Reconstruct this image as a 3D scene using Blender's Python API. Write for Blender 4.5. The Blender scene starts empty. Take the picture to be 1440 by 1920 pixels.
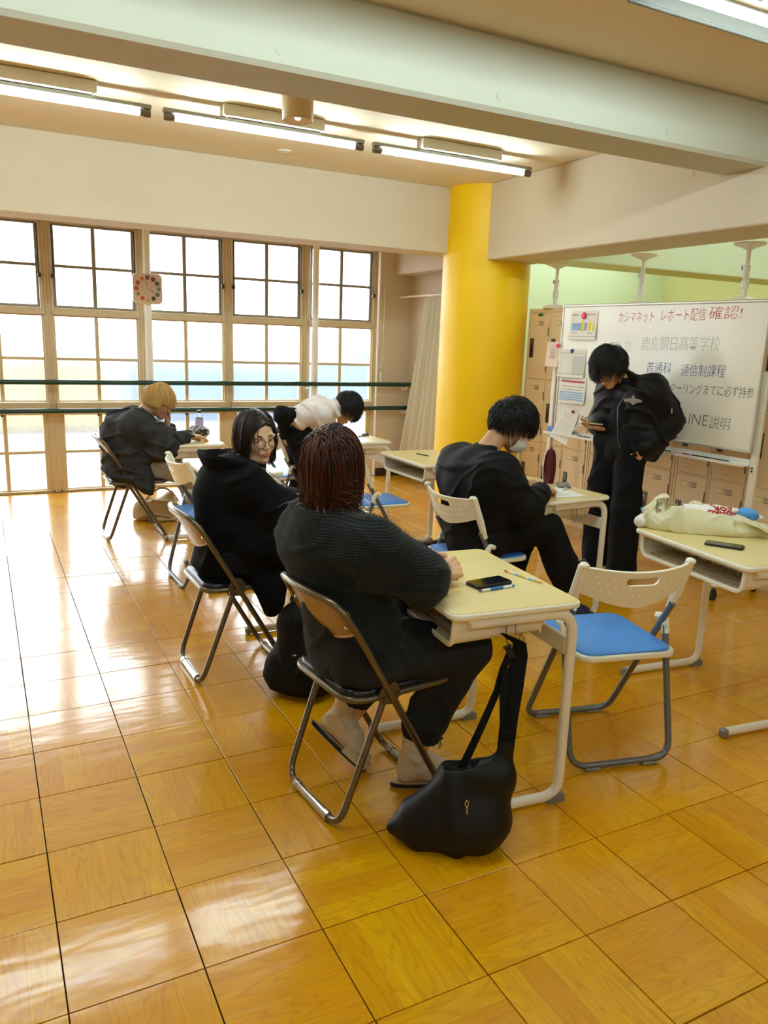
import bpy, math, random
import numpy as np
from mathutils import Vector, Matrix, noise as mnoise
random.seed(7); np.random.seed(7)
S = bpy.context.scene
COL = S.collection

# ---------------------------------------------------------------- camera, world, exposure
cam_d = bpy.data.cameras.new('camera'); cam = bpy.data.objects.new('camera', cam_d); COL.objects.link(cam)
CR = Vector((0.890175, -0.454321, 0.034369)); CU = Vector((0.067864, 0.206804, 0.976026)); CF = Vector((0.450537, 0.866501, -0.214924))
CC = Vector((-0.079169, -1.57614, 1.474685))
cam.matrix_world = Matrix(((CR.x, CU.x, -CF.x, CC.x), (CR.y, CU.y, -CF.y, CC.y), (CR.z, CU.z, -CF.z, CC.z), (0, 0, 0, 1)))
cam_d.sensor_fit = 'VERTICAL'; cam_d.sensor_height = 24.0; cam_d.lens = 1459.17/1920*24.0
cam_d.clip_start = 0.02; cam_d.clip_end = 300
S.camera = cam
def pj(p):                                   # world point -> pixel, only used to choose which floor tiles are in view
    d = Vector(p)-CC; z = d.dot(CF)
    return (720+1459.17*d.dot(CR)/z, 960-1459.17*d.dot(CU)/z, z)

S.view_settings.view_transform = 'Standard'; S.view_settings.look = 'None'
S.view_settings.gamma = 1; S.view_settings.use_curve_mapping = False
S.view_settings.exposure = 0.36
W = bpy.data.worlds.new('sky'); S.world = W; W.use_nodes = True
wn = W.node_tree.nodes; wl = W.node_tree.links
bgn = wn['Background']; bgn.inputs[0].default_value = (0.90, 0.95, 1.0, 1); bgn.inputs[1].default_value = 8.6
S.cycles.max_bounces = 9; S.cycles.diffuse_bounces = 5; S.cycles.glossy_bounces = 4; S.cycles.transmission_bounces = 6
S.cycles.transparent_max_bounces = 10; S.cycles.sample_clamp_indirect = 6.0
S.cycles.caustics_reflective = False; S.cycles.caustics_refractive = False
S.cycles.use_denoising = True

# ---------------------------------------------------------------- helpers
def lin(c):
    c = [x/255.0 for x in c]
    return tuple([(x/12.92 if x <= 0.04045 else ((x+0.055)/1.055)**2.4) for x in c])+(1.0,)
class NT:
    def __init__(s, m): s.t = m.node_tree; s.n = s.t.nodes; s.l = s.t.links
    def new(s, k, **kw):
        n = s.n.new(k)
        for a, v in kw.items(): setattr(n, a, v)
        return n
    def link(s, a, b): s.l.new(a, b)
    def math(s, op, a, b=None, c=None):
        n = s.n.new('ShaderNodeMath'); n.operation = op
        for i, v in enumerate((a, b, c)):
            if v is None: continue
            if isinstance(v, (int, float)): n.inputs[i].default_value = v
            else: s.l.new(v, n.inputs[i])
        return n.outputs[0]
    def mixc(s, f, a, b, bt='MIX'):
        n = s.n.new('ShaderNodeMix'); n.data_type = 'RGBA'; n.blend_type = bt
        for i, v in ((0, f), (6, a), (7, b)):
            if isinstance(v, (int, float)): n.inputs[i].default_value = v
            elif isinstance(v, tuple): n.inputs[i].default_value = v
            else: s.l.new(v, n.inputs[i])
        return n.outputs[2]
def mat(name, col, rough=0.5, metal=0.0, spec=0.5, bump=None, sheen=0.0, coat=0.0, vary=None, emit=None, estr=0.0, trans=0.0, alpha=1.0, ior=1.45):
    """bump=(scale, strength, distance, detail) ; vary=(scale, colour2, amount)"""
    m = bpy.data.materials.new(name); m.use_nodes = True; t = NT(m); b = t.n['Principled BSDF']
    c = lin(col) if max(col) > 1.0 else tuple(col)+(1.0,)
    b.inputs['Base Color'].default_value = c; b.inputs['Roughness'].default_value = rough; b.inputs['Metallic'].default_value = metal
    b.inputs['Specular IOR Level'].default_value = spec; b.inputs['IOR'].default_value = ior
    if sheen: b.inputs['Sheen Weight'].default_value = sheen; b.inputs['Sheen Roughness'].default_value = 0.4
    if coat: b.inputs['Coat Weight'].default_value = coat; b.inputs['Coat Roughness'].default_value = 0.08
    if trans: b.inputs['Transmission Weight'].default_value = trans
    if alpha < 1: b.inputs['Alpha'].default_value = alpha
    if emit: b.inputs['Emission Color'].default_value = lin(emit); b.inputs['Emission Strength'].default_value = estr
    tc = None
    if bump or vary: tc = t.new('ShaderNodeTexCoord')
    if vary:
        n = t.new('ShaderNodeTexNoise'); n.inputs['Scale'].default_value = vary[0]; n.inputs['Detail'].default_value = 4
        t.link(tc.outputs['Object'], n.inputs['Vector'])
        f = t.math('MULTIPLY', n.outputs['Fac'], vary[2])
        t.link(t.mixc(f, c, lin(vary[1])), b.inputs['Base Color'])
    if bump:
        n = t.new('ShaderNodeTexNoise'); n.inputs['Scale'].default_value = bump[0]; n.inputs['Detail'].default_value = bump[3] if len(bump) > 3 else 3
        t.link(tc.outputs['Object'], n.inputs['Vector'])
        bp = t.new('ShaderNodeBump'); bp.inputs['Strength'].default_value = bump[1]; bp.inputs['Distance'].default_value = bump[2]
        t.link(n.outputs['Fac'], bp.inputs['Height']); t.link(bp.outputs['Normal'], b.inputs['Normal'])
    return m

def tagp(o, label=None, cat=None, group=None, kind=None):
    if label: o['label'] = label
    if cat: o['category'] = cat
    if group: o['group'] = group
    if kind: o['kind'] = kind
    return o
def empty(name, loc=(0, 0, 0), rz=0.0, label=None, cat=None, group=None, kind=None, parent=None):
    o = bpy.data.objects.new(name, None); COL.objects.link(o); o.location = loc; o.rotation_euler = (0, 0, rz)
    o.empty_display_size = 0.05
    if parent: o.parent = parent
    return tagp(o, label, cat, group, kind)

class MB:
    """collects shapes; build() links them as ONE mesh object"""
    def __init__(s): s.v = []; s.f = []; s.mi = []; s.cur = 0
    def add(s, vs, fs, M=None):
        b = len(s.v)
        if M is not None: vs = [M @ Vector(v) for v in vs]
        s.v += [tuple(v) for v in vs]; s.f += [tuple(b+i for i in f) for f in fs]; s.mi += [s.cur]*len(fs)
        return s
    def box(s, c, d, M=None, bev=0.0):
        x, y, z = [k/2.0 for k in d]; cx, cy, cz = c
        if bev <= 0:
            vs = [(cx+a*x, cy+b*y, cz+e*z) for a in (-1, 1) for b in (-1, 1) for e in (-1, 1)]
            fs = [(0, 1, 3, 2), (4, 6, 7, 5), (0, 4, 5, 1), (2, 3, 7, 6), (0, 2, 6, 4), (1, 5, 7, 3)]
            return s.add(vs, fs, M)
        r = min(bev, x*0.98, y*0.98, z*0.98)
        vs = []; idx = {}
        for a in (-1, 1):
            for b in (-1, 1):
                for e in (-1, 1):
                    for ax in range(3):
                        p = [a*x, b*y, e*z]
                        for k in range(3):
                            if k != ax: p[k] -= (a, b, e)[k]*r
                        idx[(a, b, e, ax)] = len(vs); vs.append((cx+p[0], cy+p[1], cz+p[2]))
        fs = []
        for ax in range(3):
            o1, o2 = [k for k in range(3) if k != ax]
            for sg in (-1, 1):
                q = []
                for u, w in ((-1, -1), (1, -1), (1, 1), (-1, 1)):
                    k = [0, 0, 0]; k[ax] = sg; k[o1] = u; k[o2] = w; q.append(idx[(k[0], k[1], k[2], ax)])
                if (sg > 0) != (ax != 1): q = q[::-1]
                fs.append(tuple(q))
        for ax in range(3):
            o1, o2 = [k for k in range(3) if k != ax]
            for u in (-1, 1):
                for w in (-1, 1):
                    q = []
                    for e, fa in ((-1, o1), (1, o1), (1, o2), (-1, o2)):
                        k = [0, 0, 0]; k[ax] = e; k[o1] = u; k[o2] = w; q.append(idx[(k[0], k[1], k[2], fa)])
                    if (u*w > 0) != (ax != 1): q = q[::-1]
                    fs.append(tuple(q))
        for a in (-1, 1):
            for b in (-1, 1):
                for e in (-1, 1):
                    q = [idx[(a, b, e, 0)], idx[(a, b, e, 1)], idx[(a, b, e, 2)]]
                    if a*b*e < 0: q = q[::-1]
                    fs.append(tuple(q))
        return s.add(vs, fs, M)
    def tube(s, pts, r, n=10, closed=False, cap=True, sx=1.0, up=None, M=None, radii=None):
        """sweep; sx = width factor across, up = reference direction for flat profiles"""
        P = [Vector(p) for p in pts]; k = len(P); T = []
        for i in range(k):
            if closed: t = P[(i+1) % k]-P[i-1]
            else: t = P[min(i+1, k-1)]-P[max(i-1, 0)]
            T.append(t.normalized() if t.length > 1e-9 else Vector((0, 0, 1)))
        u = Vector(up) if up else (Vector((0, 0, 1)) if abs(T[0].z) < 0.9 else Vector((1, 0, 0)))
        vs = []
        for i in range(k):
            if up: a = T[i].cross(Vector(up))
            else: a = T[i].cross(u)
            if a.length < 1e-6: a = T[i].orthogonal()
            a.normalize(); b = a.cross(T[i]).normalized()
            if not up: u = b
            rr = radii[i] if radii else r
            for j in range(n):
                an = 2*math.pi*j/n
                vs.append(P[i]+a*(math.cos(an)*rr*sx)+b*(math.sin(an)*rr))
        fs = []
        for i in range(k if closed else k-1):
            for j in range(n):
                a0 = i*n+j; a1 = i*n+(j+1) % n; b0 = ((i+1) % k)*n+j; b1 = ((i+1) % k)*n+(j+1) % n
                fs.append((a0, b0, b1, a1))
        if cap and not closed:
            fs.append(tuple(range(n))); fs.append(tuple(reversed([(k-1)*n+j for j in range(n)])))
        return s.add(vs, fs, M)
    def cyl(s, p0, p1, r, n=16, r2=None):
        return s.tube([p0, p1], r, n, radii=[r, r if r2 is None else r2])
    def lathe(s, prof, n=24, M=None, cap=True):
        vs = []; fs = []
        for r, z in prof:
            for j in range(n):
                a = 2*math.pi*j/n; vs.append((r*math.cos(a), r*math.sin(a), z))
        for i in range(len(prof)-1):
            for j in range(n): fs.append((i*n+j, i*n+(j+1) % n, (i+1)*n+(j+1) % n, (i+1)*n+j))
        if cap:
            fs.append(tuple(reversed(range(n)))); k = (len(prof)-1)*n; fs.append(tuple(k+j for j in range(n)))
        return s.add(vs, fs, M)
    def prism(s, outline, z0, z1, M=None, bev=0.0):
        """outline CCW list of (x, y); extruded in z, optional small chamfer"""
        o = [Vector((p[0], p[1], 0)) for p in outline]; n = len(o)
        def inset(d):
            r = []
            for i in range(n):
                a = (o[i]-o[i-1]).normalized(); b = (o[(i+1) % n]-o[i]).normalized()
                na = Vector((-a.y, a.x, 0)); nb = Vector((-b.y, b.x, 0)); m = na+nb
                m = m/max(0.3, m.length_squared/2) if m.length > 1e-6 else na
                r.append(o[i]+m*d)
            return r
        if bev > 0:
            h = [(inset(bev), z0), (inset(bev*0.3), z0+bev*0.3), (o, z0+bev), (o, z1-bev), (inset(bev*0.3), z1-bev*0.3), (inset(bev), z1)]
        else: h = [(o, z0), (o, z1)]
        vs = []; fs = []
        for L, z in h: vs += [(p.x, p.y, z) for p in L]
        for k in range(len(h)-1):
            for i in range(n): fs.append((k*n+i, k*n+(i+1) % n, (k+1)*n+(i+1) % n, (k+1)*n+i))
        fs.append(tuple(reversed(range(n)))); k = (len(h)-1)*n; fs.append(tuple(k+i for i in range(n)))
        return s.add(vs, fs, M)
    def grid(s, fn, nu, nv, thick=0.0, M=None, closed_u=False):
        """fn(u, v) -> point, u, v in 0..1; thick > 0 makes a closed sheet"""
        P = [[Vector(fn(i/nu, j/nv)) for j in range(nv+1)] for i in range(nu+1)]
        if thick == 0:
            vs = [p for r in P for p in r]; fs = [(i*(nv+1)+j, (i+1)*(nv+1)+j, (i+1)*(nv+1)+j+1, i*(nv+1)+j+1) for i in range(nu) for j in range(nv)]
            return s.add(vs, fs, M)
        N = []
        for i in range(nu+1):
            r = []
            for j in range(nv+1):
                du = P[min(i+1, nu)][j]-P[max(i-1, 0)][j]; dv = P[i][min(j+1, nv)]-P[i][max(j-1, 0)]
                q = du.cross(dv); r.append(q.normalized() if q.length > 1e-12 else Vector((0, 0, 1)))
            N.append(r)
        w = nv+1; m = (nu+1)*w
        vs = [P[i][j]+N[i][j]*thick/2 for i in range(nu+1) for j in range(w)]+[P[i][j]-N[i][j]*thick/2 for i in range(nu+1) for j in range(w)]
        fs = []
        for i in range(nu):
            for j in range(nv):
                a = i*w+j; fs.append((a, a+w, a+w+1, a+1)); fs.append((m+a, m+a+1, m+a+w+1, m+a+w))
        for i in range(nu):
            a = i*w; fs.append((a, m+a, m+a+w, a+w)); a = i*w+nv; fs.append((a, a+w, m+a+w, m+a))
        for j in range(nv):
            a = j; fs.append((a, a+1, m+a+1, m+a)); a = nu*w+j; fs.append((a, m+a, m+a+1, a+1))
        return s.add(vs, fs, M)
    def build(s, name, mats, parent=None, smooth=True, ang=40, loc=None, rz=None, kind=None):
        me = bpy.data.meshes.new(name); me.from_pydata(s.v, [], s.f); me.update()
        if not isinstance(mats, (list, tuple)): mats = [mats]
        for m in mats: me.materials.append(m)
        if len(mats) > 1: me.polygons.foreach_set('material_index', s.mi)
        if smooth:
            me.polygons.foreach_set('use_smooth', [True]*len(me.polygons))
            try: me.set_sharp_from_angle(angle=math.radians(ang))
            except Exception: pass
        o = bpy.data.objects.new(name, me); COL.objects.link(o)
        if parent: o.parent = parent
        if loc: o.location = loc
        if rz: o.rotation_euler = (0, 0, rz)
        if kind: o['kind'] = kind
        return o
def fillet(pts, r, n=6, closed=False):
    P = [Vector(p) for p in pts]; out = []; k = len(P)
    rr = r if isinstance(r, (list, tuple)) else [r]*k
    for i in range(k):
        if not closed and i in (0, k-1): out.append(P[i]); continue
        a = P[i-1]-P[i]; b = P[(i+1) % k]-P[i]; la, lb = a.length, b.length; a.normalize(); b.normalize()
        d = min(rr[i], la*0.49, lb*0.49)
        if d < 1e-6: out.append(P[i]); continue
        p0 = P[i]+a*d; p1 = P[i]+b*d
        for j in range(n+1):
            t = j/n; out.append(p0*(1-t)**2+P[i]*2*t*(1-t)+p1*t*t)
    return out
def rrect(w, h, r, n=5, cx=0, cy=0):
    p = []
    for sx, sy, a0 in ((1, 1, 0), (-1, 1, 90), (-1, -1, 180), (1, -1, 270)):
        for i in range(n+1):
            a = math.radians(a0+90*i/n); p.append((cx+sx*(w/2-r)+r*math.cos(a), cy+sy*(h/2-r)+r*math.sin(a)))
    return p
def kids(o): return [c for c in bpy.data.objects if c.parent == o]
def copy_tree(o, loc, rz, label=None, group=None):
    def cp(a, par):
        c = a.copy(); COL.objects.link(c)
        if par is not None: c.parent = par
        for ch in CH.get(a.name, []): cp(ch, c)
        return c
    CH = {}
    for x in bpy.data.objects:
        if x.parent: CH.setdefault(x.parent.name, []).append(x)
    r = cp(o, None); r.location = loc; r.rotation_euler = (0, 0, rz)
    if label: r['label'] = label
    if group: r['group'] = group
    return r
def text_mesh(name, body, size, m, parent=None, M=None, offset=0.0, extrude=0.0004, align='LEFT', shear=0.0, space=1.0):
    cu = bpy.data.curves.new(name, 'FONT'); cu.body = body; cu.size = size; cu.offset = offset; cu.extrude = extrude; cu.align_x = align; cu.shear = shear
    cu.space_character = space; cu.resolution_u = 2
    t = bpy.data.objects.new(name, cu); COL.objects.link(t)
    dg = bpy.context.evaluated_depsgraph_get(); me = bpy.data.meshes.new_from_object(t.evaluated_get(dg))
    bpy.data.objects.remove(t); me.materials.clear(); me.materials.append(m)
    o = bpy.data.objects.new(name, me); COL.objects.link(o)
    if parent: o.parent = parent
    if M is not None: o.matrix_local = M
    return o
def frame(origin, xa, ya):
    x = Vector(xa).normalized(); y = Vector(ya).normalized(); z = x.cross(y)
    return Matrix(((x.x, y.x, z.x, origin[0]), (x.y, y.y, z.y, origin[1]), (x.z, y.z, z.z, origin[2]), (0, 0, 0, 1)))
# ---------------------------------------------------------------- materials
M_wall = mat('cream_wall_paint', (216, 202, 178), 0.65, bump=(60, 0.12, 0.004), vary=(1.5, (206, 190, 164), 0.35))
M_ceil = mat('cream_ceiling_paint', (236, 222, 196), 0.7, bump=(80, 0.1, 0.003))
M_beamp = mat('pale_beam_paint', (198, 198, 180), 0.6, bump=(45, 0.15, 0.004), vary=(2.0, (188, 186, 166), 0.4))
M_green = mat('pale_green_wall_paint', (226, 238, 200), 0.6)
M_yellowgreen = mat('pale_yellow_wall_paint', (236, 234, 176), 0.6)
M_yellow = mat('yellow_column_paint', (255, 212, 0), 0.42, bump=(30, 0.12, 0.004), vary=(3.0, (252, 200, 0), 0.5))
M_frame = mat('cream_window_frame', (214, 196, 160), 0.5, vary=(6.0, (190, 168, 128), 0.5))
M_sash = mat('grey_steel_sash', (150, 142, 126), 0.45)
M_darkmetal = mat('dark_latch_metal', (70, 62, 54), 0.4, 0.8)
M_base = mat('dark_baseboard', (52, 40, 30), 0.4)
M_rail = mat('dark_green_painted_rail', (22, 62, 48), 0.28)
M_white = mat('white_plastic', (244, 242, 234), 0.38)
M_offwhite = mat('offwhite_enamel', (232, 228, 214), 0.35)
M_tube = mat('lit_fluorescent_tube', (255, 255, 255), 0.5, emit=(226, 250, 252), estr=44.0)
M_tube2 = mat('lit_reflector_tube', (255, 255, 255), 0.5, emit=(222, 250, 255), estr=62.0)
M_tubecap = mat('tube_socket_grey', (120, 112, 100), 0.4, 0.3)
M_chan = mat('lamp_channel_grey', (168, 164, 152), 0.4, 0.2)
M_metalgrey = mat('brushed_grey_metal', (150, 152, 156), 0.32, 0.9)

def floor_mat():
    m = bpy.data.materials.new('lacquered_parquet'); m.use_nodes = True; t = NT(m); b = t.n['Principled BSDF']
    tc = t.new('ShaderNodeTexCoord'); oi = t.new('ShaderNodeObjectInfo'); at = t.new('ShaderNodeAttribute', attribute_name='trand', attribute_type='GEOMETRY')
    sep = t.new('ShaderNodeSeparateXYZ'); t.link(tc.outputs['UV'], sep.inputs[0])
    rnd = t.math('ADD', oi.outputs['Random'], at.outputs['Fac'])
    u = sep.outputs['X']; v = sep.outputs['Y']
    st = t.math('FLOOR', t.math('MULTIPLY', v, 4.0))
    key = t.math('ADD', st, t.math('MULTIPLY', rnd, 97.0))
    wn_ = t.new('ShaderNodeTexWhiteNoise', noise_dimensions='1D'); t.link(key, wn_.inputs['W'])
    # grain vector: long along u, fine along v, offset per stave
    cv = t.new('ShaderNodeCombineXYZ'); t.link(t.math('MULTIPLY', u, 0.55), cv.inputs[0]); t.link(t.math('MULTIPLY', v, 5.0), cv.inputs[1]); t.link(t.math('MULTIPLY', wn_.outputs['Value'], 37.0), cv.inputs[2])
    n1 = t.new('ShaderNodeTexNoise'); n1.inputs['Scale'].default_value = 2.2; n1.inputs['Detail'].default_value = 5; n1.inputs['Distortion'].default_value = 0.9; t.link(cv.outputs[0], n1.inputs['Vector'])
    cv2 = t.new('ShaderNodeCombineXYZ'); t.link(t.math('MULTIPLY', u, 1.5), cv2.inputs[0]); t.link(t.math('MULTIPLY', v, 34.0), cv2.inputs[1]); t.link(t.math('MULTIPLY', wn_.outputs['Value'], 11.0), cv2.inputs[2])
    n2 = t.new('ShaderNodeTexNoise'); n2.inputs['Scale'].default_value = 2.0; n2.inputs['Detail'].default_value = 3; t.link(cv2.outputs[0], n2.inputs['Vector'])
    cv3 = t.new('ShaderNodeCombineXYZ'); t.link(t.math('MULTIPLY', u, 0.5), cv3.inputs[0]); t.link(t.math('MULTIPLY', v, 3.2), cv3.inputs[1]); t.link(t.math('MULTIPLY', wn_.outputs['Value'], 23.0), cv3.inputs[2])
    n3 = t.new('ShaderNodeTexNoise'); n3.inputs['Scale'].default_value = 1.3; n3.inputs['Detail'].default_value = 1; t.link(cv3.outputs[0], n3.inputs['Vector'])
    ring = t.math('FRACT', t.math('MULTIPLY', n3.outputs['Fac'], 13.0))
    ring = t.math('SMOOTH_MAX', t.math('SUBTRACT', t.math('MULTIPLY', t.math('ABSOLUTE', t.math('SUBTRACT', ring, 0.5)), 4.0), 1.2), 0.0, 0.1)
    c = t.mixc(n1.outputs['Fac'], lin((208, 150, 2)), lin((250, 198, 4)))
    c = t.mixc(t.math('MULTIPLY', wn_.outputs['Value'], 0.6), c, lin((206, 132, 2)))
    wn2 = t.new('ShaderNodeTexWhiteNoise', noise_dimensions='1D'); t.link(t.math('MULTIPLY', rnd, 53.0), wn2.inputs['W'])
    c = t.mixc(t.math('MULTIPLY', wn2.outputs['Value'], 0.55), c, lin((226, 156, 8)))
    c = t.mixc(t.math('MULTIPLY', n2.outputs['Fac'], 0.32), c, lin((170, 98, 4)))
    c = t.mixc(t.math('MULTIPLY', ring, 0.32), c, lin((160, 88, 4)))
    # fine joint between the staves of one tile
    fr = t.math('FRACT', t.math('MULTIPLY', v, 4.0)); e = t.math('MINIMUM', fr, t.math('SUBTRACT', 1.0, fr))
    j = t.math('LESS_THAN', e, 0.010)
    c = t.mixc(t.math('MULTIPLY', j, 0.28), c, lin((110, 66, 12)))
    t.link(c, b.inputs['Base Color'])
    geo = t.new('ShaderNodeNewGeometry')
    w1 = t.new('ShaderNodeTexNoise'); w1.inputs['Scale'].default_value = 1.0; w1.inputs['Detail'].default_value = 2
    mp = t.new('ShaderNodeMapping'); mp.inputs['Scale'].default_value = (3.5, 11.0, 1); t.link(geo.outputs['Position'], mp.inputs[0]); t.link(mp.outputs[0], w1.inputs['Vector'])
    w2 = t.new('ShaderNodeTexNoise'); w2.inputs['Scale'].default_value = 55.0; w2.inputs['Detail'].default_value = 2; t.link(geo.outputs['Position'], w2.inputs['Vector'])
    h = t.math('ADD', t.math('MULTIPLY', w1.outputs['Fac'], 1.0), t.math('MULTIPLY', w2.outputs['Fac'], 0.05))
    h = t.math('ADD', h, t.math('MULTIPLY', n2.outputs['Fac'], 0.03))
    bp = t.new('ShaderNodeBump'); bp.inputs['Strength'].default_value = 0.5; bp.inputs['Distance'].default_value = 0.0030
    t.link(h, bp.inputs['Height']); t.link(bp.outputs['Normal'], b.inputs['Normal']); t.link(bp.outputs['Normal'], b.inputs['Coat Normal'])
    b.inputs['Roughness'].default_value = 0.34
    b.inputs['Coat Weight'].default_value = 1.0; b.inputs['Coat Roughness'].default_value = 0.13; b.inputs['Coat IOR'].default_value = 1.52; b.inputs['Specular IOR Level'].default_value = 0.15
    return m
M_floor = floor_mat()

def glass_mat():
    m = bpy.data.materials.new('frosted_window_glass'); m.use_nodes = True; t = NT(m); t.n.remove(t.n['Principled BSDF']); out = t.n['Material Output']
    tr = t.new('ShaderNodeBsdfTransparent'); tl = t.new('ShaderNodeBsdfTranslucent'); gl = t.new('ShaderNodeBsdfGlossy'); gl.inputs['Roughness'].default_value = 0.15
    rf = t.new('ShaderNodeBsdfRefraction'); rf.inputs['Roughness'].default_value = 0.45; rf.inputs['IOR'].default_value = 1.12; rf.inputs[0].default_value = (0.96, 0.98, 0.98, 1)
    tr.inputs[0].default_value = (0.95, 0.97, 0.97, 1); tl.inputs[0].default_value = (0.92, 0.95, 0.97, 1)
    geo = t.new('ShaderNodeNewGeometry'); n = t.new('ShaderNodeTexNoise'); n.inputs['Scale'].default_value = 70; n.inputs['Detail'].default_value = 3; t.link(geo.outputs['Position'], n.inputs['Vector'])
    f = t.math('ADD', t.math('MULTIPLY', n.outputs['Fac'], 0.5), 0.2)
    mx = t.new('ShaderNodeMixShader'); t.link(f, mx.inputs[0]); t.link(tr.outputs[0], mx.inputs[1]); t.link(rf.outputs[0], mx.inputs[2])
    m1 = t.new('ShaderNodeMixShader'); m1.inputs[0].default_value = 0.11; t.link(mx.outputs[0], m1.inputs[1]); t.link(tl.outputs[0], m1.inputs[2])
    m2 = t.new('ShaderNodeMixShader'); m2.inputs[0].default_value = 0.04; t.link(m1.outputs[0], m2.inputs[1]); t.link(gl.outputs[0], m2.inputs[2])
    t.link(m2.outputs[0], out.inputs[0]); return m
M_glass = glass_mat()
# ---------------------------------------------------------------- the room shell
ZC = 2.762; YW = 6.08; XL, XR, YB = -3.1, 7.86, -4.2
def sbox(name, x0, x1, y0, y1, z0, z1, m, bev=0.0, label=None, parent=None):
    b = MB(); b.box(((x0+x1)/2, (y0+y1)/2, (z0+z1)/2), (x1-x0, y1-y0, z1-z0), bev=bev)
    o = b.build(name, m, parent, smooth=bev > 0); o['kind'] = 'structure'
    if label: o['label'] = label
    return o
sbox('ceiling', XL, XR, YB, YW+0.2, ZC, ZC+0.12, M_ceil, label='cream painted ceiling between the deep beams')
sbox('wall_left', XL-0.1, XL, YB, YW+0.2, 0, ZC, M_wall)
sbox('wall_behind', XL, XR, YB-0.1, YB, 0, ZC, M_wall)
sbox('wall_far_right', XR, XR+0.1, YB, YW+0.2, 0, ZC, M_yellowgreen, label='pale yellow end wall beyond the lockers')
sbox('wall_back_room', 4.22, XR, YW, YW+0.12, 0, ZC, M_green, label='pale green back wall beyond the lockers')
# window wall: header above the windows, pier right of them
sbox('wall_header', XL, 4.14, YW, YW+0.16, 2.40, ZC, M_wall)
sbox('wall_pier', 3.765, 4.14, YW, YW+0.16, 0, 2.40, M_wall, label='cream wall right of the last window')
sbox('wall_curtain_side', 4.14, 4.22, 4.62, YW+0.16, 0, ZC, M_wall, label='cream side wall behind the white curtain')
sbox('baseboard_pier', 3.77, 4.14, YW-0.015, YW, 0, 0.085, M_base)
sbox('baseboard_side', 4.125, 4.14, 4.70, YW-0.015, 0, 0.085, M_base)
sbox('trim_1', XL, 3.79, 4.457, 4.765, 2.228, ZC, M_wall, bev=0.006, label='cream beam above and in front of the windows')
sbox('trim_2', 3.753, 4.222, YB, 4.3, 2.16, ZC, M_wall, bev=0.008, label='cream beam running towards the yellow column')
sbox('trim_3', XL, 3.76, 1.475, 1.79, 2.457, ZC, M_beamp, bev=0.018, label='pale deep beam crossing the top of the room')
sbox('trim_4', 4.222, XR, 3.62, 4.02, 2.16, ZC, M_green, bev=0.008, label='pale green beam in the back room')
sbox('trim_5', 3.93, 4.139, 4.765, YW, 2.16, ZC, M_wall, bev=0.006, label='short cream beam behind the yellow column')
b = MB(); b.lathe([(0.384, 0.0), (0.384, ZC)], 72)
o = b.build('column', M_yellow, loc=(3.963, 4.407, 0)); tagp(o, 'round yellow column between the windows and the lockers', kind='structure')
for (y, z) in ((3.3, 2.55), (2.6, 2.32), (2.0, 2.5), (3.6, 2.30), (1.6, 2.35)):
    b = MB(); b.cyl((3.7535, y, z), (3.7505, y, z), 0.018, 16); o = b.build('wall_plug', M_wall); o['kind'] = 'structure'
for x in (1.0, 2.0, 3.0):
    b = MB(); b.cyl((x, 1.4755, 2.52), (x, 1.472, 2.52), 0.017, 16); o = b.build('beam_plug', M_beamp); o['kind'] = 'structure'

# floor: parquet tiles, each an object, under it a dark slab that shows in the joints
TS = 0.303
fl = sbox('floor', XL, XR, YB, YW+0.16, -0.10, -0.006, mat('floor_joint_dark', (26, 15, 5), 0.9), label='parquet floor of square lacquered wood tiles')
def tile_mesh(name, rot):
    h = TS/2-0.0017; e = 0.0005; z0 = -0.0055
    vs = [(-h, -h, z0), (h, -h, z0), (h, h, z0), (-h, h, z0), (-h, -h, -e), (h, -h, -e), (h, h, -e), (-h, h, -e),
          (-h+e, -h+e, 0), (h-e, -h+e, 0), (h-e, h-e, 0), (-h+e, h-e, 0)]
    fs = [(8, 9, 10, 11)]+[(i, (i+1) % 4, 4+(i+1) % 4, 4+i) for i in range(4)]+[(4+i, 4+(i+1) % 4, 8+(i+1) % 4, 8+i) for i in range(4)]
    me = bpy.data.meshes.new(name); me.from_pydata(vs, [], fs); me.materials.append(M_floor)
    uv = me.uv_layers.new(name='UVMap')
    for l in me.loops:
        x, y, _ = vs[l.vertex_index]; a, c = x/TS+0.5, y/TS+0.5
        uv.data[l.index].uv = (a, c) if rot == 0 else (c, a)
    me.update(); return me
TM = [tile_mesh('tile', 0), tile_mesh('tile', 1)]
cells = []
for i in range(-11, 26):
    for j in range(-14, 21):
        x, y = (i+0.5)*TS, (j+0.5)*TS
        if x < XL or x > XR or y < YB or y > YW+0.1: continue
        px, py, z = pj((x, y, 0)); vis = z > 0.2 and -70 < px < 1510 and 860 < py < 2010 and x < 4.42
        cells.append((0 if vis else 1, z if vis else 0, i, j, x, y))
cells.sort()
rest = []
for k, (nv, z, i, j, x, y) in enumerate(cells):
    odd = (i+j) & 1
    if nv == 0 and k < 296:
        o = bpy.data.objects.new('tile', TM[odd]); COL.objects.link(o); o.parent = fl
        o.location = (x+random.uniform(-.0005, .0005), y+random.uniform(-.0005, .0005), random.uniform(-0.0006, 0.0003))
        o.rotation_euler = (random.uniform(-1, 1)*0.0022, random.uniform(-1, 1)*0.0022, random.choice((0, math.pi)))
    else: rest.append((odd, x, y))
vs = []; fs = []; uvs = []; rn = []
for odd, x, y in rest:
    me = TM[odd]; b0 = len(vs); tx, ty = random.uniform(-1, 1)*0.0022, random.uniform(-1, 1)*0.0022
    vs += [(v.co.x+x, v.co.y+y, v.co.z+tx*v.co.x+ty*v.co.y) for v in me.vertices]
    r = random.random(); d = me.uv_layers[0].data
    for p in me.polygons:
        fs.append([b0+q for q in p.vertices]); uvs += [tuple(d[l].uv) for l in p.loop_indices]; rn.append(r)
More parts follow.
